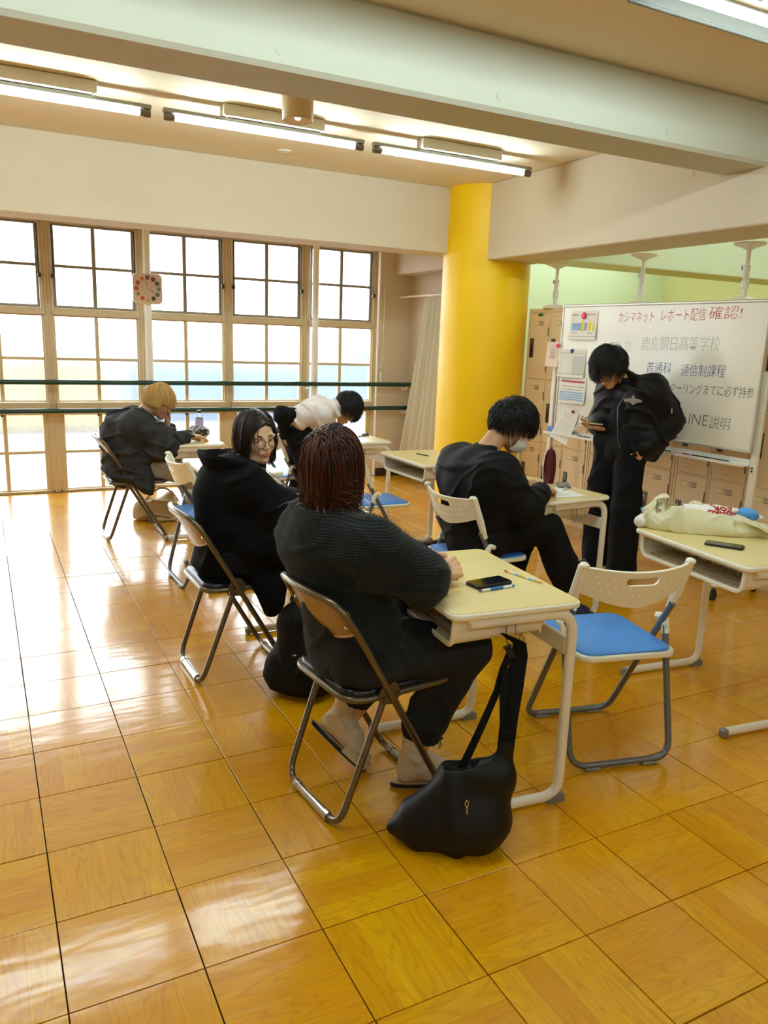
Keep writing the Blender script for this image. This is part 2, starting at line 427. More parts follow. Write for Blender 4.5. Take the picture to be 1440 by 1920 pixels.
me = bpy.data.meshes.new('far_tiles'); me.from_pydata(vs, [], fs); me.materials.append(M_floor); uv = me.uv_layers.new(name='UVMap')
uv.data.foreach_set('uv', [c for q in uvs for c in q])
a = me.attributes.new('trand', 'FLOAT', 'FACE'); a.data.foreach_set('value', rn)
o = bpy.data.objects.new('far_tiles', me); COL.objects.link(o); o.parent = fl; o['kind'] = 'stuff'

# windows: bays 0.81 m wide
YG = YW+0.05
pane_me = {}
def pane(w, h):
    k = (round(w, 3), round(h, 3))
    if k not in pane_me:
        b = MB(); b.add([(-w/2, 0, -h/2), (w/2, 0, -h/2), (w/2, 0, h/2), (-w/2, 0, h/2)], [(0, 1, 2, 3)])
        me = bpy.data.meshes.new('pane'); me.from_pydata(b.v, [], b.f); me.materials.append(M_glass); pane_me[k] = me
    return pane_me[k]
for n in range(9):
    xc = 3.33-0.81*n
    if xc-0.4 < XL: continue
    w = empty('window_%d' % (n+1), (xc, YG, 0), kind='structure')
    f = MB()
    def bx(x0, x1, z0, z1, y0=-0.07, y1=0.03): f.box(((x0+x1)/2, (y0+y1)/2, (z0+z1)/2), (x1-x0, y1-y0, z1-z0), bev=0.004)
    # outer frame of the bay (half mullions each side) with stepped face
    for s in (-1, 1):
        f.box((s*0.385, -0.01, 1.2), (0.05, 0.08, 2.4), bev=0.004); f.box((s*0.36, 0.0, 1.2), (0.02, 0.06, 2.4))
        f.box((s*0.395, -0.035, 1.2), (0.02, 0.05, 2.4), bev=0.004)
        f.box((s*0.352, -0.005, 0.37), (0.075, 0.06, 0.73), bev=0.004)
    f.box((0, -0.01, 2.388), (0.76, 0.08, 0.024)); f.box((0, -0.02, 1.628), (0.76, 0.09, 0.062), bev=0.005); f.box((0, -0.03, 0.777), (0.76, 0.10, 0.105), bev=0.005)
    f.box((0, -0.01, 0.01), (0.76, 0.08, 0.02))
    f.build('window_frame', M_frame, w, ang=30)
    for nm, z0, z1, hw, fr in (('upper_sash', 1.660, 2.378, 0.325, 0.022), ('middle_sash', 0.832, 1.597, 0.36, 0.012), ('lower_sash', 0.018, 0.724, 0.315, 0.012)):
        g = MB(); y = 0.0
        for s in (-1, 1): g.box((s*(hw+fr/2), y, (z0+z1)/2), (fr, 0.035, z1-z0), bev=0.003)
        for zz in (z0+fr/2, z1-fr/2): g.box((0, y, zz), (2*hw, 0.035, fr), bev=0.003)
        g.box((0, y, (z0+z1)/2), (0.034, 0.030, z1-z0-2*fr), bev=0.004); g.box((0, y, (z0+z1)/2), (2*hw, 0.026, 0.026), bev=0.004)
        g.build(nm, M_sash if nm == 'upper_sash' else M_frame, w, ang=30)
        pw = hw-0.017; ph = (z1-z0)/2-fr-0.013
        for sx in (-1, 1):
            for sz in (-1, 1):
                p = bpy.data.objects.new('pane', pane(pw, ph)); COL.objects.link(p); p.parent = w
                p.location = (sx*(0.017+pw/2), 0.004, (z0+z1)/2+sz*(0.013+ph/2))
    sd = -1 if n % 2 == 0 else 1
    lt = MB()
    for s in ((-1, 1) if n % 2 else (1,)):
        lt.box((s*0.352, -0.065, 1.93), (0.028, 0.03, 0.04), bev=0.005); lt.tube([(s*0.345, -0.055, 1.95), (s*0.345, -0.06, 2.15), (s*0.345, -0.05, 2.36)], 0.006, 6)
    lt.box((-0.02, -0.04, 0.735), (0.035, 0.025, 0.02), bev=0.004); lt.box((-0.02, -0.05, 0.715), (0.018, 0.02, 0.03), bev=0.004)
    lt.build('latch', M_darkmetal, w)
for k, x in enumerate((3.005, 1.345, -0.315, -1.93)):
    b = MB(); b.box((x, YW-0.06, 1.63), (0.064, 0.045, 1.52), bev=0.014)
    o = b.build('trim_%d' % (6+k), M_white); o['kind'] = 'structure'; o['label'] = 'white vertical blind post between two windows'
b = MB(); b.tube([(3.80, YW-0.03, 2.05), (3.795, YW-0.05, 1.7), (3.80, YW-0.03, 1.30), (3.775, YW-0.03, 1.18)], 0.003, 6); b.box((3.785, YW-0.03, 1.09), (0.018, 0.018, 0.11), bev=0.005)
o = b.build('blind_cord', M_white); tagp(o, 'thin cord with pull hanging beside the last window', 'cord')

# barre along the windows
t = empty('barre', (0, 5.95, 0), label='dark green double handrail running along the windows', cat='handrail')
for z in (1.016, 0.762):
    b = MB(); b.cyl((XL+0.1, 0, z), (4.135, 0, z), 0.0225, 14); b.build('rail', M_rail, t)
for x in (-1.93, -0.315, 1.305, 2.92, 4.06):
    for z in (1.016, 0.762):
        b = MB(); b.tube(fillet([(x, 0, z-0.02), (x, 0, z-0.05), (x, 0.10, z-0.05)], 0.03), 0.008, 8); b.box((x, 0.095, z-0.05), (0.05, 0.006, 0.06)); b.build('bracket', M_offwhite, t)

# outside: a grey-blue building, a yellow wall and hedges, seen through the frosted panes
M_out1 = mat('outside_grey_blue_wall', (50, 72, 108), 0.9, vary=(0.8, (76, 98, 130), 0.8)); M_out2 = mat('outside_yellow_wall', (126, 98, 30), 0.9, vary=(1.2, (138, 120, 62), 0.8))
M_out3 = mat('outside_hedge', (70, 84, 50), 0.9, bump=(8, 1, 0.1), vary=(6, (120, 130, 90), 0.9)); M_out4 = mat('outside_ground', (82, 98, 112), 0.9, vary=(0.7, (104, 118, 130), 0.9))
def outb(nm, x0, x1, y0, y1, z0, z1, m, lab, cat):
    b = MB(); b.box(((x0+x1)/2, (y0+y1)/2, (z0+z1)/2), (x1-x0, y1-y0, z1-z0), bev=0.15); o = b.build(nm, m); tagp(o, lab, cat); return o
o = sbox('ground', -40, 60, YW+0.3, 60, -0.6, -0.3, M_out4); o.name = 'ground'
outb('neighbour_building', 8.3, 26, 14, 22, -0.3, 1.62, M_out1, 'blurred grey-blue building beyond the last window', 'building')
outb('neighbour_building', 2.6, 8.2, 14.6, 20, -0.3, 1.05, M_out1, 'blurred low grey-blue building beyond the middle windows', 'building')
outb('yellow_shed', -6.0, 1.9, 13.0, 15, -0.3, 1.10, M_out2, 'blurred yellow wall beyond the left windows', 'wall')
# ---------------------------------------------------------------- lamps, clock, curtain
M_plateg = mat('dark_grey_side_plate', (66, 63, 56), 0.5)
def tube_lamp(x0, y, zt, reflector=False, label='', group='', ball=True):
    t = empty('fluorescent_lamp', (x0+0.6, y, zt), label=label, cat='ceiling lamp', group=group)
    c = MB(); c.box((0, 0.0, 0.032), (1.235, 0.042, 0.022), bev=0.003)
    if reflector: c = MB(); c.box((0, 0.0, 0.075), (1.235, 0.05, 0.03), bev=0.003)
    c.build('channel', M_chan, t)
    tb = MB(); tb.cyl((-0.555, 0, 0), (0.555, 0, 0), 0.0165, 16); tb.build('tube', M_tube2 if reflector or not ball else M_tube, t)
    for s in (-1, 1):
        e = MB(); e.cyl((s*0.555, 0, 0), (s*0.575, 0, 0), 0.0175, 14); e.cyl((s*0.575, 0, 0), (s*0.612, 0, 0), 0.0205, 14); e.box((s*0.595, 0, 0.018), (0.03, 0.02, 0.03)); e.build('socket', M_tubecap, t)
    for s in (-0.19, 0.21):
        e = MB(); e.box((s, 0, (ZC-zt+0.04)/2), (0.034, 0.02, ZC-zt-0.05)); e.build('stem', M_chan, t)
    if ball:
        e = MB(); e.box((0.02, -0.02, ZC-zt-0.034), (0.62, 0.085, 0.062), bev=0.004); e.cyl((-0.27, -0.05, ZC-zt-0.065), (-0.27, -0.05, ZC-zt-0.073), 0.006, 8); e.cyl((0.31, -0.05, ZC-zt-0.065), (0.31, -0.05, ZC-zt-0.073), 0.006, 8)
        e.build('ballast_box', M_offwhite, t)
    if reflector:
        e = MB()
        for s in (-1, 1): e.box((0, s*0.155, 0.060), (1.24, 0.004, 0.098)); e.box((0, s*0.155, 0.016), (1.24, 0.012, 0.012), bev=0.003)
        for x in (-0.4, 0.4): e.box((x, 0, 0.085), (0.02, 0.31, 0.012))
        e.build('side_plates', M_plateg, t)
    return t
for k, (x0, lab) in enumerate(((0.945, 'bare fluorescent tube lamp behind the round spotlight'), (2.245, 'bare fluorescent tube lamp nearest the yellow column'), (-0.355, 'bare fluorescent tube lamp at the left edge of the picture'), (-1.655, 'bare fluorescent tube lamp out past the left edge'))):
    tube_lamp(x0, 3.19, 2.652, label=lab, group='bare tube lamps near the windows')
for x0, lab in ((1.95, 'fluorescent lamp with grey side plates at the top right corner'), (0.65, 'fluorescent lamp with side plates overhead left of the corner one'), (-0.65, 'fluorescent lamp with side plates overhead further left')):
    tube_lamp(x0, 0.50, 2.596, True, label=lab, group='side plated tube lamps overhead', ball=False)
for x0, y, lab in ((4.7, 5.1, 'tube lamp in the room beyond the lockers, far one'), (4.7, 2.3, 'tube lamp in the room beyond the lockers, near one'), (6.1, 5.1, 'tube lamp in the room beyond the lockers, far right one'), (6.1, 2.3, 'tube lamp in the room beyond the lockers, near right one')):
    tube_lamp(x0, y, 2.60, label=lab, group='tube lamps in the back room')
for x0, w_ in ((-1.6, 'left'), (0.4, 'middle'), (2.3, 'right')):
    tube_lamp(x0, -2.6, 2.62, True, label='tube lamp behind the viewer, the %s one' % w_, group='tube lamps behind the viewer')  # unseen row, added to brighten the lockers and whiteboard side
t = empty('spotlight', (1.545, 2.72, ZC), label='round cream ceiling spotlight with a bare bulb inside', cat='spotlight')
b = MB(); b.lathe([(0.086, 0.0), (0.083, -0.14), (0.080, -0.145), (0.074, -0.143), (0.074, -0.02)], 32, cap=False); b.build('shade', mat('spot_cream', (206, 178, 132), 0.45), t)
b = MB(); b.lathe([(0.001, -0.142), (0.014, -0.138), (0.022, -0.12), (0.022, -0.09), (0.014, -0.03), (0.001, -0.02)], 16, cap=False); b.build('bulb', mat('bulb_glass', (240, 240, 240), 0.1, emit=(255, 250, 240), estr=1.2), t)
b = MB(); b.lathe([(0.05, 0), (0.05, -0.006), (0.02, -0.012)], 24); o = b.build('smoke_detector', M_offwhite, loc=(1.95, 4.05, ZC)); tagp(o, 'small round sensor on the ceiling below the tube lamp', 'sensor')
b = MB(); b.box((0, 0, -0.035), (0.1, 0.06, 0.07), bev=0.005); b.cyl((0, -0.0, -0.07), (0, 0, -0.082), 0.012, 6); o = b.build('ceiling_bracket', M_offwhite, loc=(1.77, 0.90, ZC)); tagp(o, 'small cream ceiling bracket with a bolt at the top edge', 'bracket')

# clock on the blind post
t = empty('wall_clock', (1.337, 5.985, 1.862), label='square white clock with twelve coloured number discs', cat='clock')
MX = Matrix.Rotation(math.radians(90), 4, 'X')     # x right, y up, facing -y
b = MB(); b.prism(rrect(0.262, 0.268, 0.04, 6), -0.012, 0.02, MX, bev=0.005); b.build('case', mat('clock_white', (232, 214, 200), 0.4), t)
cc = [(120, 16, 44), (120, 24, 60), (44, 84, 20), (120, 180, 130), (80, 104, 110), (22, 24, 36), (220, 200, 110), (226, 86, 40), (190, 190, 40), (200, 40, 60), (170, 20, 40), (226, 140, 40)]
for k in range(12):
    a = math.radians(30*k); x, y = 0.098*math.sin(a), 0.098*math.cos(a)
    b = MB(); b.cyl((x, -0.0195, y), (x, -0.024, y), 0.0185, 20); d = b.build('number_disc', mat('disc', cc[k], 0.4), t)
    text_mesh('numeral', str(k if k else 12), 0.026, mat('num', (60, 20, 30) if sum(cc[k]) > 320 else (230, 190, 190), 0.5), d, Matrix.Translation((x, -0.0245, y-0.009)) @ MX, align='CENTER', extrude=0.0003)
for a, l, w in ((119, 0.068, 0.004), (-12, 0.080, 0.003)):
    a = math.radians(a); b = MB(); b.tube([(0, -0.028, 0), (l*math.sin(a), -0.028, l*math.cos(a))], w/2, 6); b.build('clock_hand', M_darkmetal, t)

# curtain on its rod beside the column
t = empty('curtain', (4.0, 5.0, 0), label='white pleated curtain hanging beside the yellow column', cat='curtain')
b = MB(); b.cyl((0.0, -0.35, 1.935), (0.0, 1.07, 1.935), 0.010, 10); b.build('curtain_rod', M_white, t)
M_curt = mat('thin_white_curtain', (250, 246, 234), 0.8, bump=(200, 0.1, 0.001)); q_ = NT(M_curt); tl_ = q_.new('ShaderNodeBsdfTranslucent'); tl_.inputs[0].default_value = (0.9, 0.87, 0.78, 1); mx_ = q_.new('ShaderNodeMixShader'); mx_.inputs[0].default_value = 0.5
q_.link(q_.n['Principled BSDF'].outputs[0], mx_.inputs[1]); q_.link(tl_.outputs[0], mx_.inputs[2]); q_.link(mx_.outputs[0], q_.n['Material Output'].inputs[0])
def curt(u, v):
    z = 1.905-1.70*v; y0 = 0.50+0.42*v**1.1; y1 = -0.12
    y = y0+(y1-y0)*u; a = 0.045+0.025*v
    return (a*math.sin(u*46+0.6*math.sin(u*9))+0.01*math.sin(u*17+v*3)-0.01, y+0.012*math.cos(u*46), z)
b = MB(); b.grid(curt, 150, 16, thick=0.0025); b.build('curtain_cloth', M_curt, t)
for k in range(9):
    b = MB(); y = 0.48-0.073*k; b.tube([(0.013*math.cos(q), y, 1.929+0.016*math.sin(q)) for q in [i*math.pi/5 for i in range(10)]], 0.0022, 5, closed=True); b.build('curtain_ring', M_white, t)
# ---------------------------------------------------------------- school desks
M_desktop = mat('light_wood_laminate', (236, 218, 154), 0.32, vary=(9.0, (204, 178, 108), 0.5)); M_edge = mat('cream_edge_band', (244, 240, 222), 0.4)
M_tray = mat('pale_plastic_tray', (238, 230, 214), 0.35, vary=(5, (206, 192, 168), 0.5)); M_rib = mat('tray_rib', (176, 150, 104), 0.45)
M_leg = mat('cream_leg_enamel', (240, 236, 222), 0.32); M_foot = mat('grey_rubber_foot', (128, 126, 118), 0.5); M_wire = mat('steel_wire', (150, 146, 136), 0.3, 0.8)
def make_desk():
    t = empty('school_desk')
    w, l = 0.46, 0.66
    b = MB(); b.prism(rrect(w, l, 0.035, 6), 0.678, 0.6995, bev=0.007); b.build('edge_band', M_edge, t, ang=60)
    b = MB(); b.prism(rrect(w-0.012, l-0.012, 0.030, 6), 0.6985, 0.7005); b.build('desktop', M_desktop, t)
    b = MB()                                   # open-fronted tray
    U = fillet([(-0.292, 0.675), (-0.285, 0.586), (0.285, 0.586), (0.292, 0.675)], 0.035, 5)
    pts = [(p.x, p.y) for p in U]; n = len(pts)-1
    def tr(u, v):
        k = u*n; i = min(int(k), n-1); f = k-i; y = pts[i][0]*(1-f)+pts[i+1][0]*f; z = pts[i][1]*(1-f)+pts[i+1][1]*f
        return (-0.205+0.315*v, y*(1-0.01*v), z+(0.030*v if z < 0.66 else 0)*(0.3))
    b.grid(tr, n, 3, thick=0.006); b.box((0.108, 0, 0.633), (0.005, 0.56, 0.08)); b.build('tray', M_tray, t)
    b = MB(); b.tube([(-0.205, p[0], p[1]) for p in pts], 0.0075, 8, sx=1.2); b.tube([(-0.205, -0.292, 0.672), (-0.205, 0.292, 0.672)], 0.004, 6); b.build('tray_rim', M_edge, t)
    b = MB()
    for k in range(7): b.box((-0.17+0.04*k, 0, 0.5945+0.0012*k), (0.012, 0.54, 0.005))
    for k in range(9): b.box((-0.19, -0.26+0.065*k, 0.661), (0.018, 0.042, 0.003))
    o = b.build('tray_ribs', M_rib, t); o['kind'] = 'stuff'
    for s in (-1, 1):
        b = MB(); y = s*0.303
        P = fillet([(-0.16, y, 0.660), (0.212, y, 0.660), (0.212, y, 0.021), (-0.205, y, 0.021)], [0, 0.075, 0.06, 0], 8)
        b.tube(P, 0.0145, 12, sx=1.25, up=(0, 1, 0)); b.box((-0.02, y, 0.672), (0.30, 0.03, 0.010)); b.build('leg', M_leg, t)
        b = MB(); b.box((-0.213, y, 0.019), (0.026, 0.038, 0.036), bev=0.007); b.build('foot_cap', M_foot, t)
        b = MB(); b.add([(0.165, y-.018, 0), (0.232, y-.018, 0), (0.232, y+.018, 0), (0.165, y+.018, 0), (0.185, y-.018, 0.022), (0.226, y-.018, 0.03), (0.226, y+.018, 0.03), (0.185, y+.018, 0.022)],
                     [(3, 2, 1, 0), (4, 5, 6, 7), (0, 1, 5, 4), (1, 2, 6, 5), (2, 3, 7, 6), (3, 0, 4, 7)]); b.build('heel_cap', M_foot, t, smooth=False)
        b = MB(); yy = s*0.298
        b.tube(fillet([(-0.03, yy, 0.655), (-0.03, yy+s*0.008, 0.59), (-0.012, yy+s*0.014, 0.572), (0.0, yy+s*0.012, 0.60), (0.002, yy, 0.655)], 0.012, 4), 0.0022, 6)
        b.tube([(0.02+0.011*math.cos(q), yy+s*0.014, 0.592+0.011*math.sin(q)) for q in [i*math.pi/6 for i in range(12)]], 0.0022, 5, closed=True); b.tube([(-0.012, yy+s*0.014, 0.574), (0.010, yy+s*0.014, 0.588)], 0.0022, 5)
        b.build('bag_hook', M_wire, t)
    b = MB(); b.box((0.200, 0, 0.545), (0.014, 0.59, 0.062), bev=0.004); b.build('crossbar', M_leg, t)
    return t
desk0 = make_desk(); used_d = [False]
def desk(nr, deg, label):
    a = math.radians(deg); ox = nr[0]-(0.23*math.cos(a)+0.33*math.sin(a)); oy = nr[1]-(0.23*math.sin(a)-0.33*math.cos(a))
    G = 'white school desks with light wood tops'
    if not used_d[0]:
        used_d[0] = True; o = desk0; o.location = (ox, oy, 0); o.rotation_euler = (0, 0, a); o['label'] = label; o['group'] = G; o['category'] = 'desk'; return o
    return copy_tree(desk0, (ox, oy, 0), a, label, G)
DESKS = dict(
 A=desk((1.555, 0.186), -5, 'nearest school desk, with a phone, pen and pencil on its light wood top'),
 G=desk((1.485, 1.392), 0, 'school desk with a tablet, in front of the girl with glasses'),
 B=desk((2.91, 1.515), 4, 'school desk with papers and a tall red pouch, used by the masked boy'),
 C=desk((2.862, 0.212), -6, 'school desk at the right edge with the cream tote bag on it'),
 D=desk((2.89, 2.70), 0, 'empty school desk with one black pen, in front of the yellow column'),
 E=desk((1.493, 3.976), 0, 'school desk with a drink bottle, in front of the blond student'),
 F=desk((2.787, 3.824), 0, 'school desk by the windows under the bending boy in white'),
 H=desk((1.48, 2.70), 0, 'school desk behind the hooded girl, with a white chair at it'))

# ---------------------------------------------------------------- folding chairs
M_tubeb = mat('warm_grey_steel_tube', (112, 102, 86), 0.28, 0.75); M_chrome = mat('chrome_sleeve', (190, 188, 184), 0.15, 1.0)
M_backb = mat('tan_enamel_backrest', (150, 118, 62), 0.25, 0.25); M_vinyl = mat('navy_black_vinyl', (16, 18, 28), 0.22, spec=0.6)
M_gtube = mat('grey_oval_tube', (112, 116, 122), 0.3, 0.5); M_wplas = mat('ivory_plastic', (244, 240, 220), 0.4); M_blue = mat('blue_vinyl_pad', (66, 134, 214), 0.42, bump=(120, 0.1, 0.001), vary=(4, (84, 148, 222), 0.5))
def make_steel_chair():
    t = empty('folding_chair')
    def bulge(P): return [(p.x-(0.035*(1-min(1, (p.y/0.205)**2)) if p.z > 0.6 else 0), p.y, p.z) for p in P]
    L = fillet([(0.180, 0.0, 0.0165), (0.180, 0.2, 0.0165), (-0.185, 0.2, 0.655), (-0.232, 0.178, 0.738), (-0.240, 0.0, 0.752), (-0.232, -0.178, 0.738), (-0.185, -0.2, 0.655), (0.180, -0.2, 0.0165)], [0.02, 0.06, 0.08, 0.09, 0.1, 0.09, 0.08, 0.06], 8, closed=True)
    b = MB(); b.tube(bulge(L), 0.0115, 10, closed=True); b.build('front_frame', M_tubeb, t)
    L = fillet([(-0.060, 0.186, 0.452), (-0.215, 0.172, 0.0165), (-0.215, -0.172, 0.0165), (-0.060, -0.186, 0.452)], [0, 0.065, 0.065, 0], 8)
    b = MB(); b.tube(L, 0.0115, 10); b.build('rear_frame', M_tubeb, t)
    for nm, x, e in (('rear_sleeve', -0.215, 0.10), ('front_sleeve', 0.180, 0.13)):
        b = MB(); b.cyl((x, -e, 0.0155), (x, e, 0.0155), 0.0150, 12)
        for s in (-1, 1): b.cyl((x, s*e-0.012, 0.0165), (x, s*e+0.012, 0.0165), 0.0165, 12)
        b.build(nm, M_tubeb if x > 0 else M_chrome, t)
    def back(u, v):
        y = (u-0.5)*0.385; q = (y/0.1925)**2; zt = 0.742-0.030*q**2; zb = 0.592+0.052*q
        z = zb+(zt-zb)*v; x = -0.150-0.085*(z-0.585)/0.16-0.040*(1-q)
        return (x+0.006, y, z)
    b = MB(); b.grid(back, 20, 8, thick=0.006); b.build('backrest', M_backb, t)
    b = MB(); b.tube([back(i/20, 0) for i in range(21)], 0.006, 8); b.build('backrest_hem', M_backb, t)
    for s in (-1, 1):
        b = MB(); q = Vector(back(0.5+s*0.42, 0.28)); b.lathe([(0.0001, 0.006), (0.005, 0.005), (0.007, 0.0)], 10, M=Matrix.Translation(q+Vector((-0.003, 0, 0))) @ Matrix.Rotation(-math.pi/2, 4, 'Y')); b.build('rivet', M_chrome, t)
        b = MB(); y = s*0.196
        b.prism([(-0.095, 0.405), (-0.04, 0.395), (-0.02, 0.43), (-0.04, 0.47), (-0.075, 0.48), (-0.10, 0.44)], -0.003, 0.003, M=Matrix.Translation((0, y, 0)) @ Matrix.Rotation(math.pi/2, 4, 'X'))
        for x, z in ((-0.066, 0.465), (-0.05, 0.42), (-0.032, 0.43), (-0.08, 0.425)): b.cyl((x, y-s*0.004, z), (x, y+s*0.014, z), 0.006, 10)
        b.build('hinge', M_tubeb, t)
    R = [(p[0]+0.005, p[1], 0.425) for p in rrect(0.40, 0.372, 0.07, 7)]
    b = MB(); b.tube(R, 0.011, 10, closed=True); b.build('seat_frame', M_tubeb, t)
    b = MB(); b.prism(rrect(0.392, 0.364, 0.066, 7, 0.005), 0.422, 0.452, bev=0.011); b.build('seat', M_vinyl, t, ang=70)
    return t
def make_white_chair():
    t = empty('folding_chair')
    def sl(P): return P
    L = fillet([(-0.125, 0.198, 0.585), (0.205, 0.186, 0.0165), (0.205, -0.186, 0.0165), (-0.125, -0.198, 0.585)], [0, 0.06, 0.06, 0], 8)
    b = MB(); b.tube(L, 0.0085, 12, sx=1.55, up=(0, 1, 0)) if False else b.tube(L, 0.0125, 10); b.build('front_frame', M_gtube, t)
    L = fillet([(-0.085, 0.205, 0.485), (-0.205, 0.200, 0.0165), (-0.205, -0.200, 0.0165), (-0.085, -0.205, 0.485)], [0, 0.07, 0.07, 0], 8)
    b = MB(); b.tube(L, 0.0120, 10); b.build('rear_frame', M_gtube, t)
    for x in (-0.205, 0.205):
        for s in (-1, 1):
            b = MB(); b.box((x, s*0.115, 0.006), (0.034, 0.06, 0.012), bev=0.004); b.build('foot_pad', M_foot, t)
    for s in (-1, 1):
        b = MB()
        P = [(-0.100, s*0.203, 0.556), (-0.135, s*0.207, 0.64), (-0.180, s*0.208, 0.755)]
        b.tube(P, 0.016, 8, radii=[0.014, 0.018, 0.016]); b.box((-0.186, s*0.206, 0.758), (0.036, 0.03, 0.022), bev=0.008); b.build('back_post', M_wplas, t)
        b = MB(); P = fillet([(-0.040, s*0.200, 0.505), (-0.075, s*0.207, 0.515), (-0.092, s*0.207, 0.455)], 0.02, 5); b.tube(P, 0.0145, 8); b.build('hinge', M_wplas, t)
        b = MB(); b.cyl((-0.083, s*0.218, 0.478), (-0.083, s*0.224, 0.478), 0.004, 8); b.cyl((-0.075, s*0.210, 0.535), (-0.075, s*0.216, 0.535), 0.004, 8); b.build('bolt', M_darkmetal, t)
    def back(u, v):
        y = (u-0.5)*0.400; q = (y/0.2)**2; zt = 0.742+0.012*q; zb = 0.600+0.055*q**0.8
        z = zb+(zt-zb)*v; x = -0.132-0.055*(z-0.6)/0.15-0.055*(1-q)
        return (x, y, z)
    b = MB(); b.grid(back, 24, 10, thick=0.009); sh = b.build('backrest', M_wplas, t)
    cut = MB(); o2 = rrect(0.125, 0.03, 0.0145, 6); cut.prism([(p[0], p[1]+(0.006*(p[0]/0.06)**2)) for p in o2], -0.06, 0.06, M=Matrix.Translation((-0.215, 0.0, 0.700)) @ Matrix.Rotation(math.pi/2, 4, 'Y') @ Matrix.Rotation(math.pi/2, 4, 'Z'))
    co = cut.build('cutter', M_wplas); md = sh.modifiers.new('hole', 'BOOLEAN'); md.operation = 'DIFFERENCE'; md.object = co; md.solver = 'EXACT'
    dg = bpy.context.evaluated_depsgraph_get(); me = bpy.data.meshes.new_from_object(sh.evaluated_get(dg)); sh.modifiers.clear(); sh.data = me; bpy.data.objects.remove(co)
    me.polygons.foreach_set('use_smooth', [True]*len(me.polygons))
    try: me.set_sharp_from_angle(angle=math.radians(40))
    except Exception: pass
    b = MB()
    for r, v in enumerate((0.32, 0.52, 0.72)):
        for k in range(13):
            u = 0.09+0.068*k+(0.034 if r == 1 else 0)
            if u > 0.93 or (0.30 < u < 0.70 and v > 0.6): continue
            p = Vector(back(u, v)); b.lathe([(0.0001, 0.0016), (0.0028, 0.0012), (0.0034, 0)], 8, M=Matrix.Translation(p+Vector((-0.0045, 0, 0.001))) @ Matrix.Rotation(-math.pi/2+0.3, 4, 'Y'))
    o = b.build('vent_dots', mat('vent_dot_white', (255, 250, 226), 0.4), t); o['kind'] = 'stuff'  # white bumps painted in place of light showing through small holes
    def outl(g):
        p = rrect(0.412-g, 0.382-g, 0.05, 6, 0.0)
        return [(x, y*(1.0 if x < 0 else 1.0-0.05*x/0.2)) for x, y in p]
    b = MB(); b.prism(outl(0), 0.408, 0.430, bev=0.006); b.build('seat_pan', M_wplas, t, ang=60)
    b = MB(); b.prism(outl(0.022), 0.4285, 0.437, bev=0.004); b.build('seat_pad', M_blue, t, ang=60)
    return t
def place(proto, used, x, y, deg, label, group):
    a = math.radians(deg)
    if not used:
        used.append(1); proto.location = (x, y, 0); proto.rotation_euler = (0, 0, a); proto['label'] = label; proto['group'] = group; proto['category'] = 'chair'; return proto
    return copy_tree(proto, (x, y, 0), a, label, group)
sc0 = make_steel_chair(); us = []; g1 = 'brown steel folding chairs with dark seats'
place(sc0, us, 1.000, 0.545, 6, 'steel folding chair under the woman in the dark knit sweater', g1)
place(sc0, us, 0.885, 1.690, 2, 'steel folding chair under the hooded girl with glasses', g1)
place(sc0, us, 0.880, 4.250, 1, 'steel folding chair under the blond student in denim', g1)
wc0 = make_white_chair(); uw = []; g2 = 'white folding chairs with blue seats'
place(wc0, uw, 1.933, 0.488, 77.3, 'empty white folding chair with bright blue seat, nearest on the right', g2)
place(wc0, uw, 2.145, 1.650, 1, 'white folding chair with blue seat under the masked boy', g2)
place(wc0, uw, 1.107, 3.020, 2, 'empty white folding chair just behind the hooded girl', g2)
place(wc0, uw, 2.215, 3.000, -3, 'empty white folding chair tucked under the desk by the yellow column', g2)
place(wc0, uw, 2.05, 4.17, 4, 'white folding chair by the windows behind the bending boy', g2)

